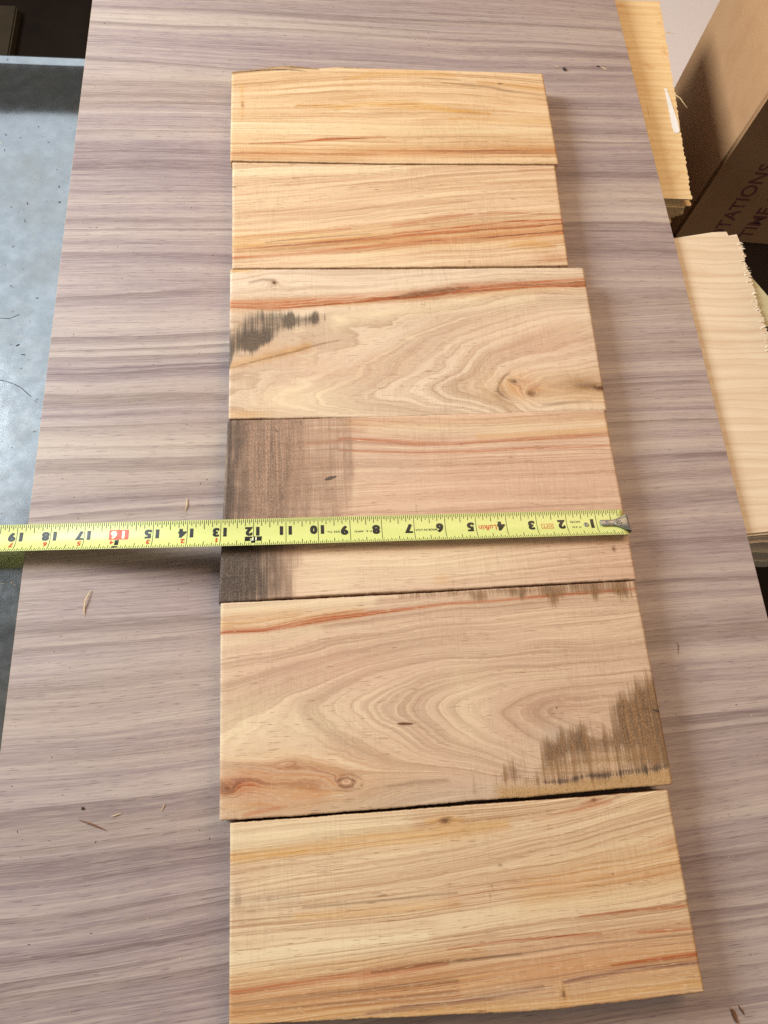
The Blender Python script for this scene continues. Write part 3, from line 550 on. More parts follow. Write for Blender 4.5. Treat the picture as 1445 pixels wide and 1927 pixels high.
    k = n.math('MULTIPLY', n.step(n.math('ADD', A['black'], n.math('MULTIPLY', var, st.get('bv', .85))), .30, .82), n.step(A['black'], .04, .25))
    c = n.mix(n.math('MULTIPLY', k, .84), c, n.mix(n.step(speck, .45, .7), lin(50, 42, 38, K), lin(112, 98, 86, K)))
    # faint saw chatter everywhere
    chat = n.math('MULTIPLY', n.n2(x, y, .55, .06, sd + 11, 1), n.noise(n.vec(x, y, sd + 13), .018, 1))
    c = n.mix(n.step(chat, .32, .46, 0, .10), c, lin(150, 112, 80, K))
    sl = n.n2(x, y, 1.05, .045, sd + 15, 1)
    slm = n.step(n.noise(n.vec(x, n.math('MULTIPLY', y, .6), sd + 16), .03, 2), .42, .62, .15, 1.0)
    c = n.mix(n.math('MULTIPLY', n.math('MULTIPLY', n.step(sl, .54, .70), slm), .09), c, lin(128, 92, 66, K))
    c = n.mix(n.math('MULTIPLY', n.math('MULTIPLY', n.step(sl, .44, .30), slm), .06), c, lin(250, 232, 200, K))
    h = n.math('ADD', n.math('MULTIPLY', fib, .5), n.math('ADD', n.math('MULTIPLY', po, .5), n.math('MULTIPLY', n.math('MULTIPLY', speck, n.math('ADD', A['dirt'], A['tan'])), 2.0)))
    h = n.math('ADD', h, n.math('MULTIPLY', n.math('MULTIPLY', sl, slm), .35))
    n.bump(h, .34, .0006)
    return n.done(c, .62, 0, .25)

def thin_plate(ctrl, qx, qy, sx=.42, lam=.4):
    c = np.array(ctrl, float)
    P = np.stack([c[:, 0] * sx, c[:, 1]], 1) / 50.0
    Q = np.stack([qx * sx, qy], 1) / 50.0
    def ker(a, b):
        r2 = ((a[:, None, :] - b[None, :, :]) ** 2).sum(2)
        return .5 * r2 * np.log(r2 + 1e-9)
    n = len(P)
    A = np.zeros((n + 3, n + 3))
    A[:n, :n] = ker(P, P) + np.eye(n) * lam * .02
    A[:n, n] = 1; A[:n, n + 1:] = P
    A[n, :n] = 1; A[n + 1:, :n] = P.T
    w = np.linalg.solve(A, np.concatenate([c[:, 2], np.zeros(3)]))
    out = np.empty(len(Q))
    for i in range(0, len(Q), 8000):
        q = Q[i:i + 8000]
        out[i:i + 8000] = ker(q, P) @ w[:n] + w[n] + q @ w[n + 1:]
    return out

def soft_polygon(px, py, poly, soft):
    poly = np.array(poly, float)
    inside = np.zeros(len(px), bool)
    dist = np.full(len(px), 1e9)
    n = len(poly)
    for i in range(n):
        a, b = poly[i], poly[(i + 1) % n]
        cond = ((a[1] > py) != (b[1] > py))
        xi = (b[0] - a[0]) * (py - a[1]) / (b[1] - a[1] + 1e-12) + a[0]
        inside ^= cond & (px < xi)
        ab = b - a
        t = np.clip(((px - a[0]) * ab[0] + (py - a[1]) * ab[1]) / (ab @ ab + 1e-9), 0, 1)
        dist = np.minimum(dist, np.hypot(px - a[0] - t * ab[0], py - a[1] - t * ab[1]))
    sd = np.where(inside, dist, -dist)
    t = np.clip(sd / soft * .5 + .5, 0, 1)
    return t * t * (3 - 2 * t)

def streak(px, py, pts):
    best = np.zeros(len(px))
    n = len(pts)
    for i in range(n - 1):
        (ax, ay, aw), (bx, by, bw) = pts[i], pts[i + 1]
        dx, dy = bx - ax, by - ay
        l2 = dx * dx + dy * dy
        tr = ((px - ax) * dx + (py - ay) * dy) / l2
        t = np.clip(tr, 0, 1)
        d = np.hypot(px - ax - t * dx, py - ay - t * dy)
        w = np.maximum(aw + (bw - aw) * t, .3)
        v = np.exp(-(d / (w * 1.15)) ** 2)
        best = np.maximum(best, v)
    return best

def build_board(key, label):
    B = BOARDS[key]
    top = np.array(B['top']); bot = np.array(B['bot'])
    nu, nv = 206, 185
    u = np.linspace(0, 1, nu); v = np.linspace(0, 1, nv)
    def along(c, u):
        t = (c[:, 0] - c[0, 0]) / (c[-1, 0] - c[0, 0])
        return np.stack([np.interp(u, t, c[:, 0]), np.interp(u, t, c[:, 1])], 1)
    r = np.random.default_rng(abs(hash_key(key)))
    def jag(n, amp):
        a = r.normal(0, 1, n); b = np.convolve(r.normal(0, 1, n + 8), np.ones(9) / 9, 'valid')
        return (a * .45 + b * 1.6) * amp
    T = along(top, u); Bo = along(bot, u)
    T[:, 1] += jag(nu, .16); Bo[:, 1] += jag(nu, .20)
    G = T[None] * (1 - v)[:, None, None] + Bo[None] * v[:, None, None]          # nv, nu, 2
    G[:, 0, 0] += jag(nv, .06); G[:, -1, 0] += jag(nv, .06)
    px, py = G[:, :, 0].ravel(), G[:, :, 1].ravel()
    ring = thin_plate(B['grain'], px, py)
    M = {m: np.zeros(len(px)) for m in MASKS}
    for ft in B['feats']:
        if ft[0] == 'S':
            _, m, pts, s = ft; M[m] = 1 - (1 - M[m]) * (1 - np.clip(streak(px, py, pts) * s, 0, 1.2)) if s <= 1 else np.maximum(M[m], streak(px, py, pts) * s)
        elif ft[0] == 'B':
            _, m, (cx, cy), rx, ry, s, pw = ft
            M[m] += s * np.exp(-(((px - cx) / rx) ** 2 + ((py - cy) / ry) ** 2))
        elif ft[0] == 'P':
            _, m, poly, soft, s = ft; M[m] += s * soft_polygon(px, py, poly, soft)
        elif ft[0] == 'K':
            _, (cx, cy), rx, ry, amp = ft
            ring += amp * np.exp(-np.sqrt(((px - cx) / rx) ** 2 + ((py - cy) / ry) ** 2) * 1.6)
    cx, cy = px.mean(), py.mean()
    zt = np.full(len(px), BOARD_T)
    zt += .0004 * np.sin(px / 70.0 + len(key)) * np.cos(py / 45.0) * 0.5
    Z = zt.reshape(nv, nu)
    Z[0] -= .0005; Z[-1] -= .0005; Z[:, 0] -= .0004; Z[:, -1] -= .0004
    V = np.stack([(px - cx) * MM, (py - cy) * MM, Z.ravel()], 1)
    idx = np.arange(nu * nv).reshape(nv, nu)
    q = np.stack([idx[:-1, :-1], idx[1:, :-1], idx[1:, 1:], idx[:-1, 1:]], -1).reshape(-1, 4)
    rim = np.concatenate([idx[0, :-1], idx[:-1, -1], idx[-1, :0:-1], idx[:0:-1, 0]])
    nb = len(rim); base = len(V)
    low = V[rim].copy(); low[:, 2] = 0.0003
    upp = V[rim].copy(); upp[:, 2] -= .0002
    V = np.concatenate([V, upp, low])
    a = base + np.arange(nb); b = base + (np.arange(nb) + 1) % nb
    ra, rb = rim, np.roll(rim, -1)
    q2 = np.stack([ra, rb, b, a], 1)
    q3 = np.stack([a, b, b + nb, a + nb], 1)
    faces = np.concatenate([q, q2, q3])
    me = bpy.data.meshes.new('sawn_board')
    me.vertices.add(len(V)); me.vertices.foreach_set('co', V.astype(np.float32).ravel())
    nf = len(faces)
    me.loops.add(nf * 4); me.loops.foreach_set('vertex_index', faces.astype(np.int32).ravel())
    me.polygons.add(nf)
    me.polygons.foreach_set('loop_start', np.arange(0, nf * 4, 4, dtype=np.int32))
    me.update(calc_edges=True); me.validate()
    def put(name, arr):
        at = me.attributes.new(name, 'FLOAT', 'POINT')
        at.data.foreach_set('value', np.concatenate([arr, arr[rim], arr[rim]]).astype(np.float32))
    put('ring', ring)
    for m in MASKS: put(m, np.clip(M[m], 0, 1.3))
    o = link('sawn_board', me, wood_material(key), None, (cx * MM, cy * MM, 0))
    return tag(o, label, 'board', 'sawn boards laid edge to edge on the panel')
def hash_key(k): return sum(ord(ch) * (i + 3) for i, ch in enumerate(k))
LABELS = {
    'first': 'yellow sawn board with a wavy bark crack along its far edge',
    'second': 'sawn board with orange red streaks beside the bark edged yellow board',
    'third': 'sawn board with two knots at the right and black stains at the left',
    'fourth': 'sawn board under the tape measure with a dark grey brown unplaned left end',
    'fifth': 'sawn board with a reddish knotted corner and brown dirt at its right corner',
    'sixth': 'clean striped sawn board nearest the viewer with purple brown lines along its near edge',
}
for key in BOARDS: build_board(key, LABELS[key])

# ------------------------------------------------------------------ tape measure
def build_tape():
    TL = .0254                                   # one inch wide blade
    ns = 17
    ss = np.linspace(0, TL, ns)
    th = np.radians(56) * (np.linspace(0, 1, 200)) ** 2 - np.radians(4)
    cy = -np.concatenate([[0], np.cumsum(np.cos(th)[:-1])]) * TL / 199
    cz = np.concatenate([[0], np.cumsum(np.sin(th)[:-1])]) * TL / 199
    st = np.linspace(0, TL, 200)
    Z0 = .0274
    def tp(a, s, off=0.0):
        """a metres from the hook end (towards -x), s across the blade from its far edge"""
        y = np.interp(s, st, cy); z = np.interp(s, st, cz); t = np.interp(s, st, th)
        q_ = min(1, max(0, (a - .332) / .15)); droop = -.0165 * q_ * q_ * (3 - 2 * q_)
        a = a - droop * .45
        return (-a, y + off * math.sin(t) - droop * .37, Z0 + z + off * math.cos(t) + droop)
    root = empty('tape_measure', (0, 0, Z0), 'yellow steel tape measure blade stretched across the dark ended board, hooked at its right end', 'tape measure')
    root_loc = np.array([0, 0, Z0])
    R = lambda pts: [tuple(np.array(p) - root_loc) for p in pts]
    # blade
    n = Nodes('yellow_blade'); x, y, z = n.coords()
    v = n.noise(n.vec(n.math('MULTIPLY', x, .05), n.math('MULTIPLY', y, .3), 0.0), 1, 3, .6)
    c = n.mix(v, lin(205, 209, 126), lin(218, 221, 140))
    wear = n.noise(n.vec(x, y, 3.0), 1.3, 3, .7)
    c = n.mix(n.step(wear, .66, .76, 0, .35), c, lin(190, 185, 110))
    yellow = n.done(c, .34, 0, .5)
    na = 130
    aa = np.linspace(.0012, .60, na)
    V = []; F = []
    for layer, off in ((0, 0.0), (1, -.0002)):
        for a in aa:
            for s in ss: V.append(tp(a, s, off))
    def I(l, i, j): return l * na * ns + i * ns + j
    for i in range(na - 1):
        for j in range(ns - 1):
            F.append((I(0, i, j), I(0, i + 1, j), I(0, i + 1, j + 1), I(0, i, j + 1)))
            F.append((I(1, i, j), I(1, i, j + 1), I(1, i + 1, j + 1), I(1, i + 1, j)))
        F.append((I(0, i, 0), I(1, i, 0), I(1, i + 1, 0), I(0, i + 1, 0)))
        F.append((I(0, i, ns - 1), I(0, i + 1, ns - 1), I(1, i + 1, ns - 1), I(1, i, ns - 1)))
    for j in range(ns - 1):
        F.append((I(0, 0, j), I(0, 0, j + 1), I(1, 0, j + 1), I(1, 0, j)))
    link('blade', mesh('blade', R(V), F, True), yellow, root)
    black = plain('black_print', lin(30, 30, 26), .45, 0, .2, 2.0)
    red = plain('red_print', lin(196, 74, 42), .45, 0, .1, 2.0)
    white = plain('white_print', lin(250, 246, 200), .45, 0, .05, 2.0)
    # ticks
    V = []; F = []
    def strip(a0, w, s0, s1, k=6, off=.00006):
        i = len(V)
        for q in range(k + 1):
            s = s0 + (s1 - s0) * q / k
            V.append(tp(a0 - w / 2, s, off)); V.append(tp(a0 + w / 2, s, off))
        for q in range(k): F.append((i + 2 * q, i + 2 * q + 1, i + 2 * q + 3, i + 2 * q + 2))
    inch = .0254
    for k in range(4, 23 * 16):
        a = k * inch / 16
        if k % 16 == 0:
            if k == 256:
                strip(a, .00038, 0, .0066, 4); strip(a, .00038, .0146, .0170, 3)
            elif k == 192:
                strip(a, .00046, 0, .0152, 10)
            else: strip(a, .00046, 0, TL, 16)
            continue
        l = {8: .0074, 4: .0058, 12: .0058}.get(k % 16, .0044 if k % 2 == 0 else .0029)
        if k == 8: l = .0088
        strip(a, .00054, .0002, l, 3)
        lb = {8: .0068, 4: .0052, 12: .0052}.get(k % 16, .0042 if k % 2 == 0 else .0030)
        strip(a, .00052, TL - lb, TL - .0002, 3)
    o = link('tick_marks', mesh('tick_marks', R(V), F), black, root); o['kind'] = 'stuff'
    # lettering
    def lettering(name, txt, size, a, s, mat, bold=.02, off=.00010, sx=1.0, align='CENTER', font_shear=0.0, heavy=0.0):
        cu = bpy.data.curves.new('lettering', 'FONT')
        cu.body = txt; cu.align_x = align; cu.align_y = 'CENTER'; cu.size = 1.0; cu.offset = bold; cu.shear = font_shear
        cu.resolution_u = 3
        ob = bpy.data.objects.new('lettering', cu); COL.objects.link(ob)
        dg = bpy.context.evaluated_depsgraph_get()
        me0 = ob.evaluated_get(dg).to_mesh()
        bm = bmesh.new(); bm.from_mesh(me0)
        ob.evaluated_get(dg).to_mesh_clear()
        bpy.data.objects.remove(ob); bpy.data.curves.remove(cu)
        ys = [v.co.y for v in bm.verts]; hgt = max(ys) - min(ys); my = (max(ys) + min(ys)) / 2
        xs = [v.co.x for v in bm.verts]; mx = (max(xs) + min(xs)) / 2
        k = size / hgt
        bmesh.ops.triangulate(bm, faces=bm.faces[:])
        lift = {}
        if heavy:
            base_geom = bm.verts[:] + bm.edges[:] + bm.faces[:]
            for q, sh in enumerate((-heavy, heavy)):
                dup = bmesh.ops.duplicate(bm, geom=base_geom)['geom']
                for e_ in dup:
                    if isinstance(e_, bmesh.types.BMVert):
                        e_.co.x += sh; e_.co.z = (q + 1) * .02
        if size > .005:
            for cut in (-.3, -.1, .1, .3):
                bmesh.ops.bisect_plane(bm, geom=bm.verts[:] + bm.edges[:] + bm.faces[:], plane_co=(0, my + cut * hgt, 0), plane_no=(0, 1, 0))
        for vv in bm.verts:
            # the print is upside down for the viewer: it reads towards -x, its top towards -y
            p = tp(a + (vv.co.x - mx) * k * sx, s + (vv.co.y - my) * k, off + vv.co.z * .002)
            vv.co = Vector(np.array(p) - root_loc)
        me = bpy.data.meshes.new(name); bm.to_mesh(me); bm.free()
        return link(name, me, mat, root)
    for i in range(1, 22):
        a = i * inch
        if i == 16: continue
        t = str(i)
        if i < 10:
            lettering('inch_numeral', t, .0082, a + .0046 - (.0008 if i == 1 else 0), .0118, black, .04, heavy=.042)
        else:
            tens, ones = t
            lettering('inch_numeral', tens, .0076, a - .0033, .0105, black, .04, heavy=.042)
            lettering('inch_numeral', ones, .0076, a + .0036, .0105, black, .04, heavy=.042)
        if i > 12:
            lettering('foot_inch_numeral', str(i - 12), .0046, a + .0030, .0178, red, .03, heavy=.02)
    def patch(name, a0, a1, s0, s1, mat, off=.00008, k=6):
        P = []; Q = []
        for q in range(k + 1):
            s = s0 + (s1 - s0) * q / k
            P.append(tp(a0, s, off)); P.append(tp(a1, s, off))
        for q in range(k): Q.append((2 * q, 2 * q + 1, 2 * q + 3, 2 * q + 2))
        return link(name, mesh(name, R(P), Q), mat, root)
    a = 16 * inch
    patch('red_block', a - .0075, a + .0070, .0064, .0148, red)
    lettering('inch_numeral', '1', .0066, a - .0036, .0106, white, .035, .00016, heavy=.025)
    lettering('inch_numeral', '6', .0066, a + .0034, .0106, white, .035, .00016, heavy=.025)
    patch('black_smudge', a - .0008, a + .0022, .0152, .0204, black)
    patch('black_smudge', a - .0008, a + .0036, .0216, .0240, black)
    lettering('foot_inch_numeral', '4', .0040, a + .0044, .0176, red, .05)
    a = 12 * inch
    patch('foot_block', a - .0066, a + .0066, .0150, .0196, black)
    patch('foot_pointer', a - .0016, a + .0016, .0196, .0220, black)
    lettering('foot_mark', '1F', .0036, a, .0173, white, .02, .00016, 1.3)
    lettering('small_print', 'INCHES', .0020, 1.72 * inch, .0098, black, .01, sx=.92)
    lettering('small_print', 'FT. & IN.', .0018, 1.70 * inch, .0146, black, .01, sx=.85)
    lettering('small_print', '25FT.', .0026, 2.66 * inch, .0131, red, .0, sx=1.15)
    for (a0, a1, s0, s1) in ((2.46, 2.86, .0108, .0112), (2.46, 2.86, .0150, .0154), (2.46, 2.475, .0108, .0154), (2.845, 2.86, .0108, .0154)):
        patch('print_frame', a0 * inch, a1 * inch, s0, s1, red)
    lettering('small_print', 'Lufkin', .0050, 4.63 * inch, .0128, red, .012, sx=.92)
    lettering('small_print', 'MADE IN U.S.A', .0019, 6.62 * inch, .0132, black, .02, sx=1.05)
    lettering('small_print', 'P. R.  APP\u2019D', .0017, 8.60 * inch, .0130, black, .02, sx=1.2)
    lettering('small_print', '252 To', .0017, 9.52 * inch, .0128, black, .02, sx=1.5)
    # hook, rivets
    ns_ = Nodes('hook_steel'); x, y, z = ns_.coords()
    v = ns_.noise(ns_.vec(x, y, z), .8, 3, .6)
    steel = ns_.done(ns_.mix(v, lin(122, 122, 120), lin(164, 164, 160)), ns_.step(v, .3, .7, .34, .5), .75)
    outline = []
    for t in np.linspace(0, 1, 13):
        a = .0226 - t * .0230
        w0 = .0092 - .0052 * max(0, (t - .48) / .52) ** 1.25
        w1 = .0150 + .0072 * max(0, (t - .48) / .52) ** 1.25
        outline.append((a, w0, w1))
    V = []; F = []
    kk = 8
    for (a, w0, w1) in outline:
        for j in range(kk + 1):
            s = w0 + (w1 - w0) * j / kk
            f_ = (s - w0) / (w1 - w0)
            lip = .0005 * (abs(f_ - .5) * 2) ** 6
            V.append(tp(a, s, .0011 + lip))
    for i in range(12):
        for j in range(kk):
            q = i * (kk + 1) + j
            F.append((q, q + 1, q + kk + 2, q + kk + 1))
    # folded down end
    last = len(outline) - 1
    b0 = len(V)
    for dz in (.0006, .0022, .0075):
        for j in range(kk + 1):
            a, w0, w1 = outline[last]
            s = w0 + (w1 - w0) * j / kk
            p = tp(a, s, .0011)
            V.append((p[0] + (.0008 if dz > .0004 else 0), p[1], p[2] - dz))
    for j in range(kk):
        q = last * (kk + 1) + j
        F.append((q, q + 1, b0 + j + 1, b0 + j))
        for r_ in range(2):
            w = b0 + r_ * (kk + 1) + j
            F.append((w, w + 1, w + kk + 2, w + kk + 1))
    o = link('hook', mesh('hook', R(V), F, True), steel, root)
    so = o.modifiers.new('thickness', 'SOLIDIFY'); so.thickness = .0009; so.offset = 1
    be = o.modifiers.new('bevel', 'BEVEL'); be.width = .0002; be.segments = 2
    def rivet(name, a, s, r0, mat, par, hollow=False):
        V = []; F = []
        prof = [(r0, 0.0), (r0, .0004), (r0 * .82, .0007), (r0 * .45, .0007), (r0 * .36, .0003), (0.0005, .00025)] if hollow else [(r0, 0), (r0 * .9, .0005), (r0 * .55, .0008), (.0001, .0009)]
        seg = 20
        for (rr, h) in prof:
            for q in range(seg):
                t = 2 * math.pi * q / seg
                V.append(tp(a + rr * math.cos(t), s + rr * math.sin(t), (.0018 if par is o else .0001) + h))
        for i in range(len(prof) - 1):
            for q in range(seg):
                F.append((i * seg + q, i * seg + (q + 1) % seg, (i + 1) * seg + (q + 1) % seg, (i + 1) * seg + q))
        return link(name, mesh(name, R(V), F, True), mat, par)
    r1 = rivet('rivet', .0076, .0128, .0030, steel, o, True)
    r2 = rivet('rivet', .0172, .0124, .0020, steel, o, True)
    rivet('eyelet', .0346, .0126, .0020, steel, root, True)
    return root
build_tape()

# ------------------------------------------------------------------ steel table on the left
def steel_table():
    n = Nodes('worn_sheet_steel'); x, y, z = n.coords()
    big = n.noise(n.vec(x, y, 2.0), .012, 3, .6)
    mid = n.noise(n.vec(x, y, 5.0), .07, 4, .65)
    brush = n.n2(x, y, .9, .03, 4, 2)
    grain = n.noise(n.vec(x, y, 8.0), 1.2, 2, .6)
    c = n.mix(n.step(mid, .25, .8), lin(176, 179, 181), lin(198, 200, 202))
    c = n.mix(n.step(big, .45, .72, 0, .35), c, lin(168, 160, 146))
    c = n.mix(n.step(grain, .5, .75, 0, .15), c, lin(200, 205, 208))
    spot = n.step(n.noise(n.vec(x, y, 11.0), .16, 2, .5), .70, .76, 0, .6)
    c = n.mix(spot, c, lin(96, 90, 84))
    scr = n.step(n.n2(n.math('ADD', x, n.math('MULTIPLY', y, .3)), y, 1.4, .012, 14, 1), .74, .80, 0, .4)
    c = n.mix(scr, c, lin(225, 228, 230))
    rough = n.math('ADD', n.step(mid, .25, .8, .12, .16), n.math('MULTIPLY', grain, .03))
    n.bump(n.math('ADD', grain, n.math('MULTIPLY', big, 3.0)), .05, .0006)
    m = n.done(c, rough, .97)
    # profile along y: flat top, soft crease, shallow raised border, thin turned lip
    prof = [(-.62, -.0065), (.30, -.0065), (.440, -.0065), (.458, -.0067), (.470, -.0076), (.482, -.0092), (.500, -.0122), (.530, -.0172), (.548, -.0196), (.5535, -.0196), (.5565, -.0180), (.5590, -.0178), (.5605, -.0192), (.5610, -.045)]
    xs = [-1.35, -1.0, -.7, -.5, -.30]
    V = []; F = []
    for xx in xs:
        for (yy, zz) in prof:
            V.append((xx, yy, zz))
    k = len(prof)
    for i in range(len(xs) - 1):
        for j in range(k - 1): F.append((i * k + j, (i + 1) * k + j, (i + 1) * k + j + 1, i * k + j + 1))
    root = empty('steel_table', (-.8, 0, -.0065), 'worn grey sheet steel table top left of the striped panel', 'table')
    off = np.array([-.8, 0, -.0065])
    link('table_top', mesh('table_top', [np.array(v) - off for v in V], F, True), m, root)
    dark = plain('black_scuff', lin(42, 40, 40), .6)
    def mark(pts, w):
        P = []; Q = []
        for i, (a, b) in enumerate(pts):
            ww = w * (.4 + .6 * random.random())
            P.append((a * MM - ww * .25, b * MM - ww, -.00635)); P.append((a * MM + ww * .25, b * MM + ww, -.00635))
        for i in range(len(pts) - 1): Q.append((2 * i, 2 * i + 2, 2 * i + 3, 2 * i + 1))
        link('scuff_mark', mesh('scuff_mark', [np.array(v) - off for v in P], Q), dark, root)
    mark([(-545, 150), (-537, 149), (-529, 147.7), (-523, 146.2), (-517, 143.9)], .0005)
    mark([(-516, 143.4), (-510, 140), (-505, 135.3), (-500, 130.5)], .0007)
    mark([(-497, 127), (-495, 124.7)], .0006)
    mark([(-514.1, 217), (-516, 208), (-517.7, 200)], .0005)
    mark([(-536, 212), (-528, 211.5), (-520, 216)], .0006)
    # legs, to the floor
    leg = plain('grey_paint', lin(90, 92, 95), .5)
    for (lx, ly) in ((-1.3, .5), (-1.3, -.55), (-.35, .5), (-.35, -.55)):
        bm = bmesh.new(); bmesh.ops.create_cube(bm, size=1)
        for v in bm.verts: v.co = Vector((lx + .8 + v.co.x * .04, ly + v.co.y * .04, -.40 + v.co.z * .78))
        me = bpy.data.meshes.new('leg'); bm.to_mesh(me); bm.free(); link('leg', me, leg, root)
    return root
steel_table()

# chips of bark lying on the steel
def flake(name, x, y, z, lx, ly, lz, rot, mat, label, cat, group, seed):
    r = random.Random(seed)
    bm = bmesh.new()
    bmesh.ops.create_icosphere(bm, subdivisions=2, radius=1)
    for v in bm.verts:
        k = 1 + r.uniform(-.28, .28)
        v.co = Vector((v.co.x * lx * k, v.co.y * ly * k, max(-.9, v.co.z) * lz * k))
    me = bpy.data.meshes.new(name); bm.to_mesh(me); bm.free()
    o = link(name, me, mat, None, (x, y, z + lz * .9)); o.rotation_euler = (0, 0, rot)
    return tag(o, label, cat, group)
bark = plain('dark_bark', lin(52, 42, 38), .8, 0, .4, 1.2)
pale = plain('pale_splinter_wood', lin(226, 196, 150), .7, 0, .15, 1.2)
brownw = plain('brown_splinter_wood', lin(120, 80, 50), .7, 0, .3, 1.2)

# ------------------------------------------------------------------ splinters and chips on the panel
def splinter(pts, w, h, mat, label, z=0.0, loc_z=None):
    """a tapering curved sliver of wood; pts in millimetres (x, y, lift)"""
    P = [Vector((a * MM, b * MM, z + c * MM + h * .5)) for a, b, c in pts]
    # resample
    Q = []
    for i in range(len(P) - 1):
        for t in np.linspace(0, 1, 5, endpoint=False): Q.append(P[i].lerp(P[i + 1], t))
    Q.append(P[-1])
    c = P[0]
    V = []; F = []
    m = len(Q)
    for i, p in enumerate(Q):
        d = (Q[min(i + 1, m - 1)] - Q[max(i - 1, 0)]).normalized()
        s = Vector((-d.y, d.x, 0)).normalized()
        t = i / (m - 1)
        ww = w * (math.sin(math.pi * min(.95, max(.06, t))) ** .6)
        for (a, b) in ((-1, -1), (1, -1), (.8, 1), (-.8, 1)):
            V.append(p - c + s * ww * .5 * a + Vector((0, 0, h * .5 * b * (ww / w))))
    for i in range(m - 1):
        for k in range(4): F.append((i * 4 + k, i * 4 + (k + 1) % 4, i * 4 + 4 + (k + 1) % 4, i * 4 + 4 + k))
    F.append((3, 2, 1, 0)); F.append(tuple((m - 1) * 4 + k for k in range(4)))
    o = link('splinter', mesh('splinter', V, F), mat, None, c)
    return tag(o, label, 'splinter', 'loose splinters lying about')
splinter([(-362.0, 29.6, .3), (-362.2, 24, 1.0), (-363.2, 17.4, .2)], .0008, .0006, pale, 'straight pale splinter on the panel just above the tape, left of the dark ended board')
splinter([(-433.4, -46.5, .6), (-436.4, -54.5, 1.6), (-437.2, -60, .8), (-436.8, -67.0, .2)], .0010, .0007, pale, 'curved pale splinter on the panel below the tape numeral seventeen')
splinter([(-427.5, -213.2, .2), (-418.4, -216.5, .6), (-408.6, -221, .1)], .0010, .0008, brownw, 'dark brown needle of wood lying slanted on the lower left of the panel')
splinter([(-406, -212.4, .2), (-403, -211.6, .5), (-398.5, -210.4, .2)], .0006, .0004, pale, 'short pale flake of wood just right of the dark brown needle')
splinter([(-369.0, -206, .1), (-369.9, -208.1, .4), (-371.4, -211.2, .1)], .0005, .0004, pale, 'tiny pale sliver standing alone between the brown needle and the striped board')
splinter([(85.0, 553.2, .2), (88.5, 550.9, .5), (91.2, 548.6, .1)], .0012, .0006, pale, 'tiny white splinter on the far right of the panel beside a dark one')
splinter([(79.4, 554.7, .2), (82, 554.2, .5), (84.0, 553.6, .1)], .0011, .0006, bark, 'tiny dark splinter touching the white one on the far right of the panel')
splinter([(29.4, 552.4, .2), (32.2, 550.6, .5), (34, 549.2, .1)], .0006, .0004, pale, 'tiny pale splinter beside the black bark chip on the far right of the panel')
splinter([(29.6, -361.6, .2), (31.4, -364.8, .7), (32.6, -367.6, .1)], .0010, .0006, brownw, 'small brown splinter at the bottom right, upper one of the pair of chips')
splinter([(37.2, -107.5, .2), (38.5, -110.3, .5), (37.6, -114.5, .2), (36.6, -118, .1)], .0004, .0003, brownw, 'hair thin brown fibre on the panel right of the boards')
splinter([(162.0, 534.2, 2), (172.0, 529.3, 4), (180.0, 523.0, 3), (187.8, 511.5, 0)], .0011, .0006, pale, 'long pale sliver sticking out from the torn edge of the yellow veneer stack', -.014)
splinter([(186.0, 641.0, 2), (193.0, 643.0, 4), (201.0, 642.4, 3)], .0009, .0005, pale, 'short pale sliver sticking out of the yellow veneer stack near its far end', -.022)
flake('bark_chip', .0402, .5474, 0, .0017, .0028, .0010, .5, bark, 'small black bark chip on the panel right of the bark edged board', 'bark chip', None, 4)
flake('bark_chip', .0252, -.3672, 0, .0014, .0046, .0010, .25, brownw, 'dark brown wood chip on the panel at the bottom right corner', 'bark chip', None, 9)
flake('bark_chip', -.4259, -.2056, 0, .0010, .0010, .0006, 0, bark, 'black speck of bark just above the dark brown needle', 'bark chip', None, 13)

def scatter(name, n_, region, z, size, mat, label, seed, keep=None):
    r = np.random.default_rng(seed)
    V = []; F = []
    c0 = np.array([(region[0] + region[1]) / 2, (region[2] + region[3]) / 2, z])
    made = 0
    while made < n_:
        x_ = r.uniform(region[0], region[1]); y_ = r.uniform(region[2], region[3])
        if keep and not keep(x_, y_): continue
        a = r.uniform(0, math.pi); l = size * r.uniform(.5, 2.6); w = size * r.uniform(.3, .7); h = size * r.uniform(.2, .5)
        d = np.array([math.cos(a), math.sin(a)]); e = np.array([-d[1], d[0]])
        i = len(V)
        for (s, t, hh) in ((-1, -1, 0), (1, -.6, 0), (1, .7, 0), (-1, 1, 0), (-.6, -.4, 1), (.7, .2, 1)):
            p = np.array([x_, y_]) + d * s * l * .5 + e * t * w * .5
            V.append((p[0] - c0[0], p[1] - c0[1], hh * h + .00002))
        for q in ((3, 2, 1, 0), (0, 1, 5, 4), (2, 3, 4, 5), (1, 2, 5), (3, 0, 4)): F.append([i + k for k in q])
        made += 1
    o = link(name, mesh(name, V, F), mat, None, tuple(c0))
    return tag(o, label, 'sawdust', None, 'stuff')
scatter('sawdust', 520, (-.48, .118, -.40, .66), 0.0001, .0006, pale, 'fine pale sawdust specks scattered over the striped panel', 3, lambda x, y: not (-.335 < x < .010 and -.345 < y < .515))
scatter('dark_dust', 130, (-.48, .118, -.40, .66), 0.0001, .0007, bark, 'tiny dark dust specks scattered over the striped panel', 5, lambda x, y: not (-.335 < x < .010 and -.345 < y < .515))
scatter('bark_crumbs', 34, (-.62, -.49, -.10, .45), -.0064, .0018, bark, 'dark bark crumbs lying on the steel table top', 8, lambda x, y: random.random() < (1.0 if y > .40 else .15))
scatter('metal_dust', 110, (-.62, -.49, -.10, .46), -.0064, .0008, pale, 'pale dust specks lying on the steel table top', 9)

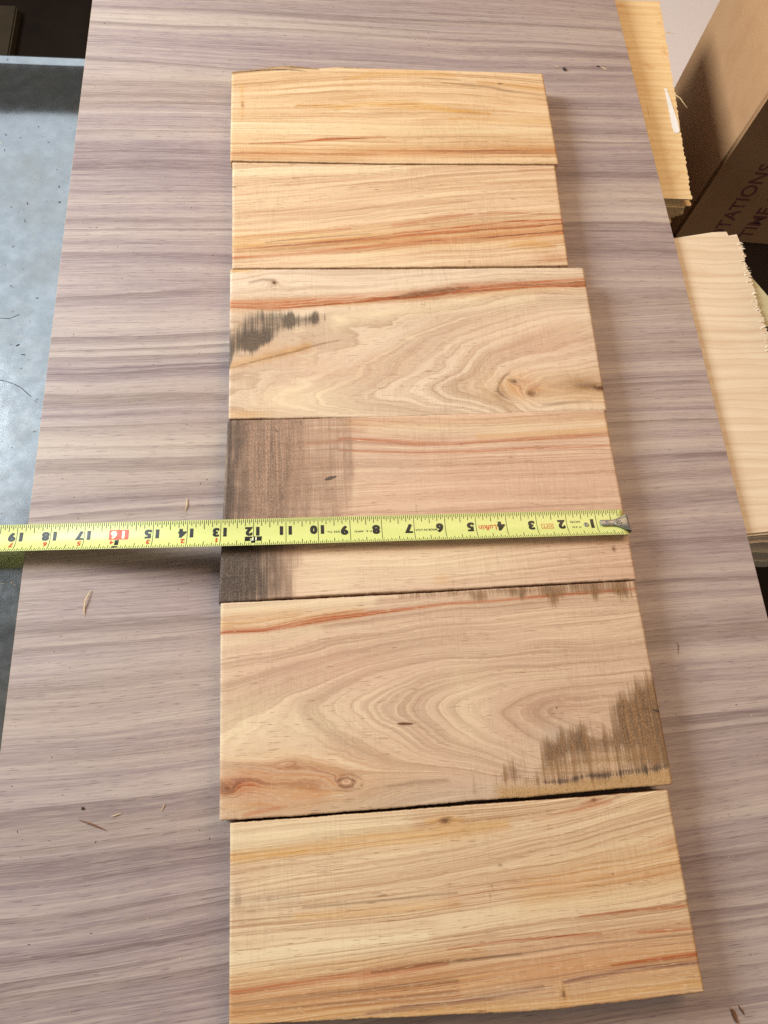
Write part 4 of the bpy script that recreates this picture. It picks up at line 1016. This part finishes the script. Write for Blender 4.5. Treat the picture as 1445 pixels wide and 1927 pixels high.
# ------------------------------------------------------------------ veneer stacks on the right
def veneer_material(name, base, dark, seed, pink=0.0, per=9.0):
    n = Nodes(name); x, y, z = n.coords()
    g = n.math('ADD', y, n.math('MULTIPLY', n.math('SUBTRACT', n.n2(x, y, .012, .03, seed, 2), .5), 12.0))
    a = n.n2(x, g, .006, .12, seed + 1, 2)
    fr = n.math('FRACT', n.math('ADD', n.math('DIVIDE', g, per), n.math('MULTIPLY', n.n2(x, g, .002, .04, seed + 2, 1), 2.5)))
    ring = n.math('MULTIPLY', n.step(fr, .5, .93), n.step(fr, .99, .95))
    c = n.mix(n.step(a, .35, .7), base, n.mix(.35, base, dark))
    c = n.mix(n.math('MULTIPLY', ring, .38), c, dark)
    fib = n.n2(x, g, .05, 1.6, seed + 3, 2)
    c = n.mix(n.step(fib, .55, .75, 0, .25), c, dark)
    if pink:
        b = n.noise(n.vec(n.math('MULTIPLY', x, .03), n.math('MULTIPLY', y, .05), seed), 1, 2)
        c = n.mix(n.step(b, .6, .72, 0, pink), c, lin(196, 128, 78))
        s = n.n2(x, y, .35, .02, seed + 7, 2)
        c = n.mix(n.step(s, .66, .74, 0, .4), c, lin(170, 120, 74))
    zz = n.noise(n.vec(n.math('MULTIPLY', x, .02), n.math('MULTIPLY', y, .02), n.math('MULTIPLY', z, 3.0)), 1, 2)
    c = n.mix(n.step(zz, .45, .7, 0, .15), c, dark)
    n.bump(fib, .1, .0005)
    return n.done(c, .6, 0, .25)
maple = veneer_material('maple_veneer', lin(230, 210, 182), lin(200, 166, 132), 3.0)
pine = veneer_material('yellow_veneer', lin(236, 208, 160), lin(208, 164, 106), 7.0, .35)

def sheet(name, outline, z, t, mat, label, group=None, origin=None):
    """a flat sheet with its own outline (metres), upper face at z, thickness t"""
    c = origin or (sum(p[0] for p in outline) / len(outline), sum(p[1] for p in outline) / len(outline))
    bm = bmesh.new()
    vs = [bm.verts.new((p[0] - c[0], p[1] - c[1], 0)) for p in outline]
    f = bm.faces.new(vs)
    if f.normal.z < 0: f.normal_flip()
    f.normal_update()
    if f.normal.z < 0: bmesh.ops.reverse_faces(bm, faces=[f])
    ext = bmesh.ops.extrude_face_region(bm, geom=[f])
    new = [v for v in ext['geom'] if isinstance(v, bmesh.types.BMVert)]
    for v in new: v.co.z -= t
    bmesh.ops.triangulate(bm, faces=bm.faces[:])
    bmesh.ops.recalc_face_normals(bm, faces=bm.faces[:])
    me = bpy.data.meshes.new(name); bm.to_mesh(me); bm.free()
    o = link(name, me, mat, None, (c[0], c[1], z))
    return tag(o, label, 'veneer sheet', group)

def torn_edge(a, b, n_, depth, seed, tooth=.0022):
    """points from a to b with splintered teeth"""
    r = random.Random(seed)
    ax, ay = a; bx, by = b
    pts = []
    k = max(6, int(n_))
    drift = 0
    for i in range(k + 1):
        t = i / k
        drift = drift * .75 + r.uniform(-1, 1) * depth * .35
        x_ = ax + (bx - ax) * t; y_ = ay + (by - ay) * t
        e = drift + (depth * r.uniform(-.1, .9) if i % 2 else -depth * r.uniform(0, .8))
        pts.append((x_ + e, y_ + r.uniform(-.2, .2) * tooth))
    return pts

# maple stack, nearest
X0 = .055
def maple_outline(dx, dy, seed, right):
    far = [(X0, .300 + dy), (.1321 + dx, .3159 + dy), (.1724 + dx, .3237 + dy), (.1882 + dx, .3247 + dy), (.1893 + dx, .3195 + dy), (.1990 + dx, .3215 + dy)]
    edge = torn_edge((.2010 + dx + right, .3080 + dy), (.2020 + dx + right, -.015 + dy), 150, .0022, seed)
    near = [(.1480, -.0121 + dy), (.1281, -.0135 + dy), (X0, -.0175 + dy)]
    return far + edge + near
ORD = ['first', 'second', 'third', 'fourth', 'fifth', 'sixth', 'seventh', 'eighth', 'ninth']
mz = -.0070
mt = [.0022, .0020, .0060, .0040, .0150, .0085, .0170, .0120, .0075]
md = [(0, 0), (.0012, -.0020), (-.0030, -.0030), (.0020, -.0062), (-.0040, -.0056), (-.002, -.0100), (-.006, -.0092), (-.003, -.0110), (-.006, -.0105)]
for i, (t, (dx, dy)) in enumerate(zip(mt, md)):
    lab = 'pale maple sheet with a torn splintered right edge on top of the nearer stack' if i == 0 else '%s sheet from the top in the nearer maple stack, below the torn sheet' % ORD[i]
    o = sheet('veneer_sheet', maple_outline(dx, dy, 20 + i, 0 if i == 0 else -.006), mz, t - .0002, maple, lab, 'sheets in the nearer maple stack')
    if i == 0:
        top_sheet = o
    mz -= t
    if i == 1: mz -= .0018
# splinters fringe on the torn edge (part of the top sheet)
r = random.Random(5)
V = []; F = []
for i in range(110):
    y_ = r.uniform(.02, .315)
    x_ = .2000 + r.uniform(-.004, .0015)
    l = r.uniform(.002, .0065); w = r.uniform(.0003, .0009); up = r.uniform(.0001, .0014); sl = r.uniform(-.25, .35)
    k = len(V)
    c = top_sheet.location
    for p in ((x_ - l * .6, y_ - w, .0001), (x_ - l * .6, y_ + w, .0001), (x_ + l * .4, y_ + sl * l + w * .2, up), (x_ + l * .4, y_ + sl * l - w * .2, up), (x_ - l * .1, y_, .0003 + up)):
        V.append((p[0] - c.x, p[1] - c.y, p[2]))
    F += [(k, k + 3, k + 4), (k + 3, k + 2, k + 4), (k + 2, k + 1, k + 4), (k + 1, k, k + 4), (k, k + 1, k + 2, k + 3)]
o = link('torn_fibres', mesh('torn_fibres', V, F), plain('torn_fibre', lin(240, 224, 196), .8), top_sheet); o['kind'] = 'stuff'

# a beige card whose corner shows past the torn edge
card = sheet('beige_card', [(.150, .225), (.2046, .2710), (.2190, .2429), (.2400, .200), (.2030, .2095), (.190, .130)], -.0113, .0015, plain('beige_card', lin(206, 190, 146), .6, 0, .05), 'plain beige card corner showing past the torn maple edge')
card['category'] = 'card'

# yellow stack, farther
uz = -.0220
def pine_outline(dx, dy, seed, wav=.0012):
    e = torn_edge((.1975 + dx, .7060 + dy), (.1700 + dx, .3830 + dy), 90, wav, seed)
    return [(.06, .700 + dy)] + e + [(.1372, .3836 + dy), (.06, .3850 + dy)]
ut = [.0016, .0075, .0016, .0045, .0035, .0035, .0030, .0028]
ud = [(0, 0), (-.0085, .0020), (.0030, -.0004), (-.0030, -.0016), (-.0016, -.0006), (-.0004, -.0014), (-.0026, -.0008), (-.0062, -.0004)]
for i, (t, (dx, dy)) in enumerate(zip(ut, ud)):
    lab = 'yellow veneer sheet on top of the farther stack beside the cardboard box' if i == 0 else '%s sheet from the top in the farther yellow stack beside the box' % ORD[i]
    sheet('veneer_sheet', pine_outline(dx, dy, 40 + i), uz, t - .0002, pine, lab, 'sheets in the farther yellow stack')
    uz -= t
blk = sheet('wood_block', [(.06, .700), (.1600, .700), (.1585, .3760), (.06, .3770)], uz, .0852 + uz, pine, 'yellow wood block carrying the farther veneer stack', None)
blk['category'] = 'wood block'
# strip of white tape on its right edge
w = sheet('white_tape', [(.1722, .5520), (.1748, .5500), (.1772, .5000), (.1768, .4840), (.1745, .4805), (.1700, .4812), (.1690, .4900), (.1706, .5180)], -.0213, .0006, plain('white_tape', lin(240, 240, 240), .4, 0, .04), 'narrow white strip stuck along the edge of the yellow veneer stack')
w['category'] = 'tape strip'

# shelf under the stacks, lower bench under the box
def slab(name, x0, x1, y0, y1, z0, z1, mat, label, cat, legs):
    c = ((x0 + x1) / 2, (y0 + y1) / 2)
    bm = bmesh.new(); bmesh.ops.create_cube(bm, size=1)
    for v in bm.verts: v.co = Vector((v.co.x * (x1 - x0), v.co.y * (y1 - y0), (v.co.z - .5) * (z1 - z0)))
    bmesh.ops.bevel(bm, geom=bm.edges[:], offset=.002, segments=2, affect='EDGES')
    me = bpy.data.meshes.new(name); bm.to_mesh(me); bm.free()
    o = tag(link(name, me, mat, None, (c[0], c[1], z1)), label, cat)
    legm = plain('leg_wood', lin(60, 50, 42), .7)
    h = (z0 + .81) - .001
    for (lx, ly) in legs:
        bm = bmesh.new(); bmesh.ops.create_cube(bm, size=1)
        for v in bm.verts: v.co = Vector((lx - c[0] + v.co.x * .05, ly - c[1] + v.co.y * .05, (z0 - z1) - .0005 - h / 2 + v.co.z * h))
        me = bpy.data.meshes.new('leg'); bm.to_mesh(me); bm.free(); link('leg', me, legm, o)
    return o
dark_wood = plain('dark_shelf_wood', lin(86, 66, 52), .75, 0, .2, .05)
slab('shelf', .0, .176, .02, .72, -.112, -.0855, dark_wood, 'dark wooden shelf under the two veneer stacks', 'shelf', [(.05, .06), (.05, .66), (.14, .06), (.14, .66)])
slab('low_bench', .182, 1.1, .34, 1.4, -.255, -.230, dark_wood, 'dark low bench carrying the cardboard box', 'bench', [(.25, .40), (1.02, .40), (.25, 1.32), (1.02, 1.32)])
paper = sheet('white_paper', [(.200, .752), (.620, .748), (.640, 1.30), (.200, 1.32)], -.2290, .0008, plain('white_paper', lin(226, 216, 214), .7, 0, .04, .1), 'pale paper sheet behind the yellow veneer stack beside the cardboard box')
paper['category'] = 'paper'

# ------------------------------------------------------------------ cardboard box
def cardboard_box():
    n = Nodes('brown_cardboard'); x, y, z = n.coords()
    v = n.noise(n.vec(x, y, z), .35, 4, .7)
    fl = n.noise(n.vec(n.math('MULTIPLY', x, .02), n.math('MULTIPLY', y, .02), n.math('MULTIPLY', z, .25)), 1, 2)
    w = n.noise(n.vec(x, y, z), .03, 2, .5)
    c = n.mix(v, lin(196, 144, 100), lin(218, 170, 124))
    c = n.mix(n.step(w, .4, .7, 0, .25), c, lin(186, 132, 90))
    n.bump(n.math('ADD', n.math('MULTIPLY', v, .5), n.math('MULTIPLY', fl, .8)), .2, .001)
    m = n.done(c, .8, 0, .2)
    F0 = np.array([.277, .514]); B0 = np.array([.294, .739])
    d = (B0 - F0); L = np.linalg.norm(d); d /= L; e = np.array([d[1], -d[0]])
    zb, zt = -.2295, .12
    root = empty('cardboard_box', (F0[0], F0[1], zb), 'brown cardboard box with dark printed capitals on its near side', 'box')
    ang = math.atan2(e[1], e[0]); root.rotation_euler = (0, 0, ang)
    W = .34; Hh = zt - zb; r_ = .004
    bm = bmesh.new(); bmesh.ops.create_cube(bm, size=1)
    for v_ in bm.verts: v_.co = Vector(((v_.co.x + .5) * W, (v_.co.y + .5) * L, (v_.co.z + .5) * Hh))
    bmesh.ops.bevel(bm, geom=bm.edges[:], offset=r_, segments=3, affect='EDGES')
    me = bpy.data.meshes.new('carton'); bm.to_mesh(me); bm.free(); me.shade_smooth()
    o = link('carton', me, m, root)
    wn = o.modifiers.new('normals', 'WEIGHTED_NORMAL')
    # the near top flap is added unseen, to keep light off the printed side
    bm = bmesh.new(); bmesh.ops.create_cube(bm, size=1)
    for v_ in bm.verts:
        s_ = .5 - v_.co.y
        v_.co = Vector(((v_.co.x + .5) * (W - .004) + .002, -s_ * .30 + .001, Hh + .0016 + s_ * .03 + v_.co.z * .003))
    me = bpy.data.meshes.new('shade_flap'); bm.to_mesh(me); bm.free()
    link('shade_flap', me, m, root)
    ink = plain('maroon_ink', lin(146, 88, 78), .7, 0, .25, .5)
    def line(txt, size, a, z0):
        cu = bpy.data.curves.new('lettering', 'FONT'); cu.body = txt; cu.size = size; cu.offset = .0004
        ob = bpy.data.objects.new('lettering', cu); COL.objects.link(ob)
        dg = bpy.context.evaluated_depsgraph_get()
        me0 = bpy.data.meshes.new_from_object(ob.evaluated_get(dg))
        bpy.data.objects.remove(ob); bpy.data.curves.remove(cu)
        for v_ in me0.vertices:
            q = v_.co.copy()
            v_.co = Vector((a - q.y, -.0003, z0 + q.x))       # reads upwards, tops towards the corner
        me0.name = 'printed_line'
        link('printed_line', me0, ink, root)
    line('OTATIONS', .0275, .070, .004)
    line('TIME C', .0275, .112, .012)
    return root
cardboard_box()

# ------------------------------------------------------------------ floor
n = Nodes('dark_floor'); x, y, z = n.coords()
v = n.noise(n.vec(x, y, z), .012, 4, .6)
floor_m = n.done(n.mix(v, lin(24, 17, 13), lin(52, 38, 28)), .8, 0, .2)
me = mesh('floor', [(-6, -6, 0), (6, -6, 0), (6, 6, 0), (-6, 6, 0)], [(0, 1, 2, 3)])
tag(link('floor', me, floor_m, None, (0, 0, -.81)), None, None, None, 'structure')
# brown pallet board lying on the floor, seen past the table
bm = bmesh.new(); bmesh.ops.create_cube(bm, size=1)
for v in bm.verts: v.co = Vector((v.co.x * .80, v.co.y * .30, v.co.z * .03))
bmesh.ops.bevel(bm, geom=bm.edges[:], offset=.004, segments=2, affect='EDGES')
me = bpy.data.meshes.new('floor_board'); bm.to_mesh(me); bm.free()
o = link('floor_mat', me, plain('brown_mat', lin(74, 60, 42), .9, 0, .4, .02), None, (-1.397, 1.588, -.795))
tag(o, 'faded brown mat on the dark floor beyond the steel table', 'mat')
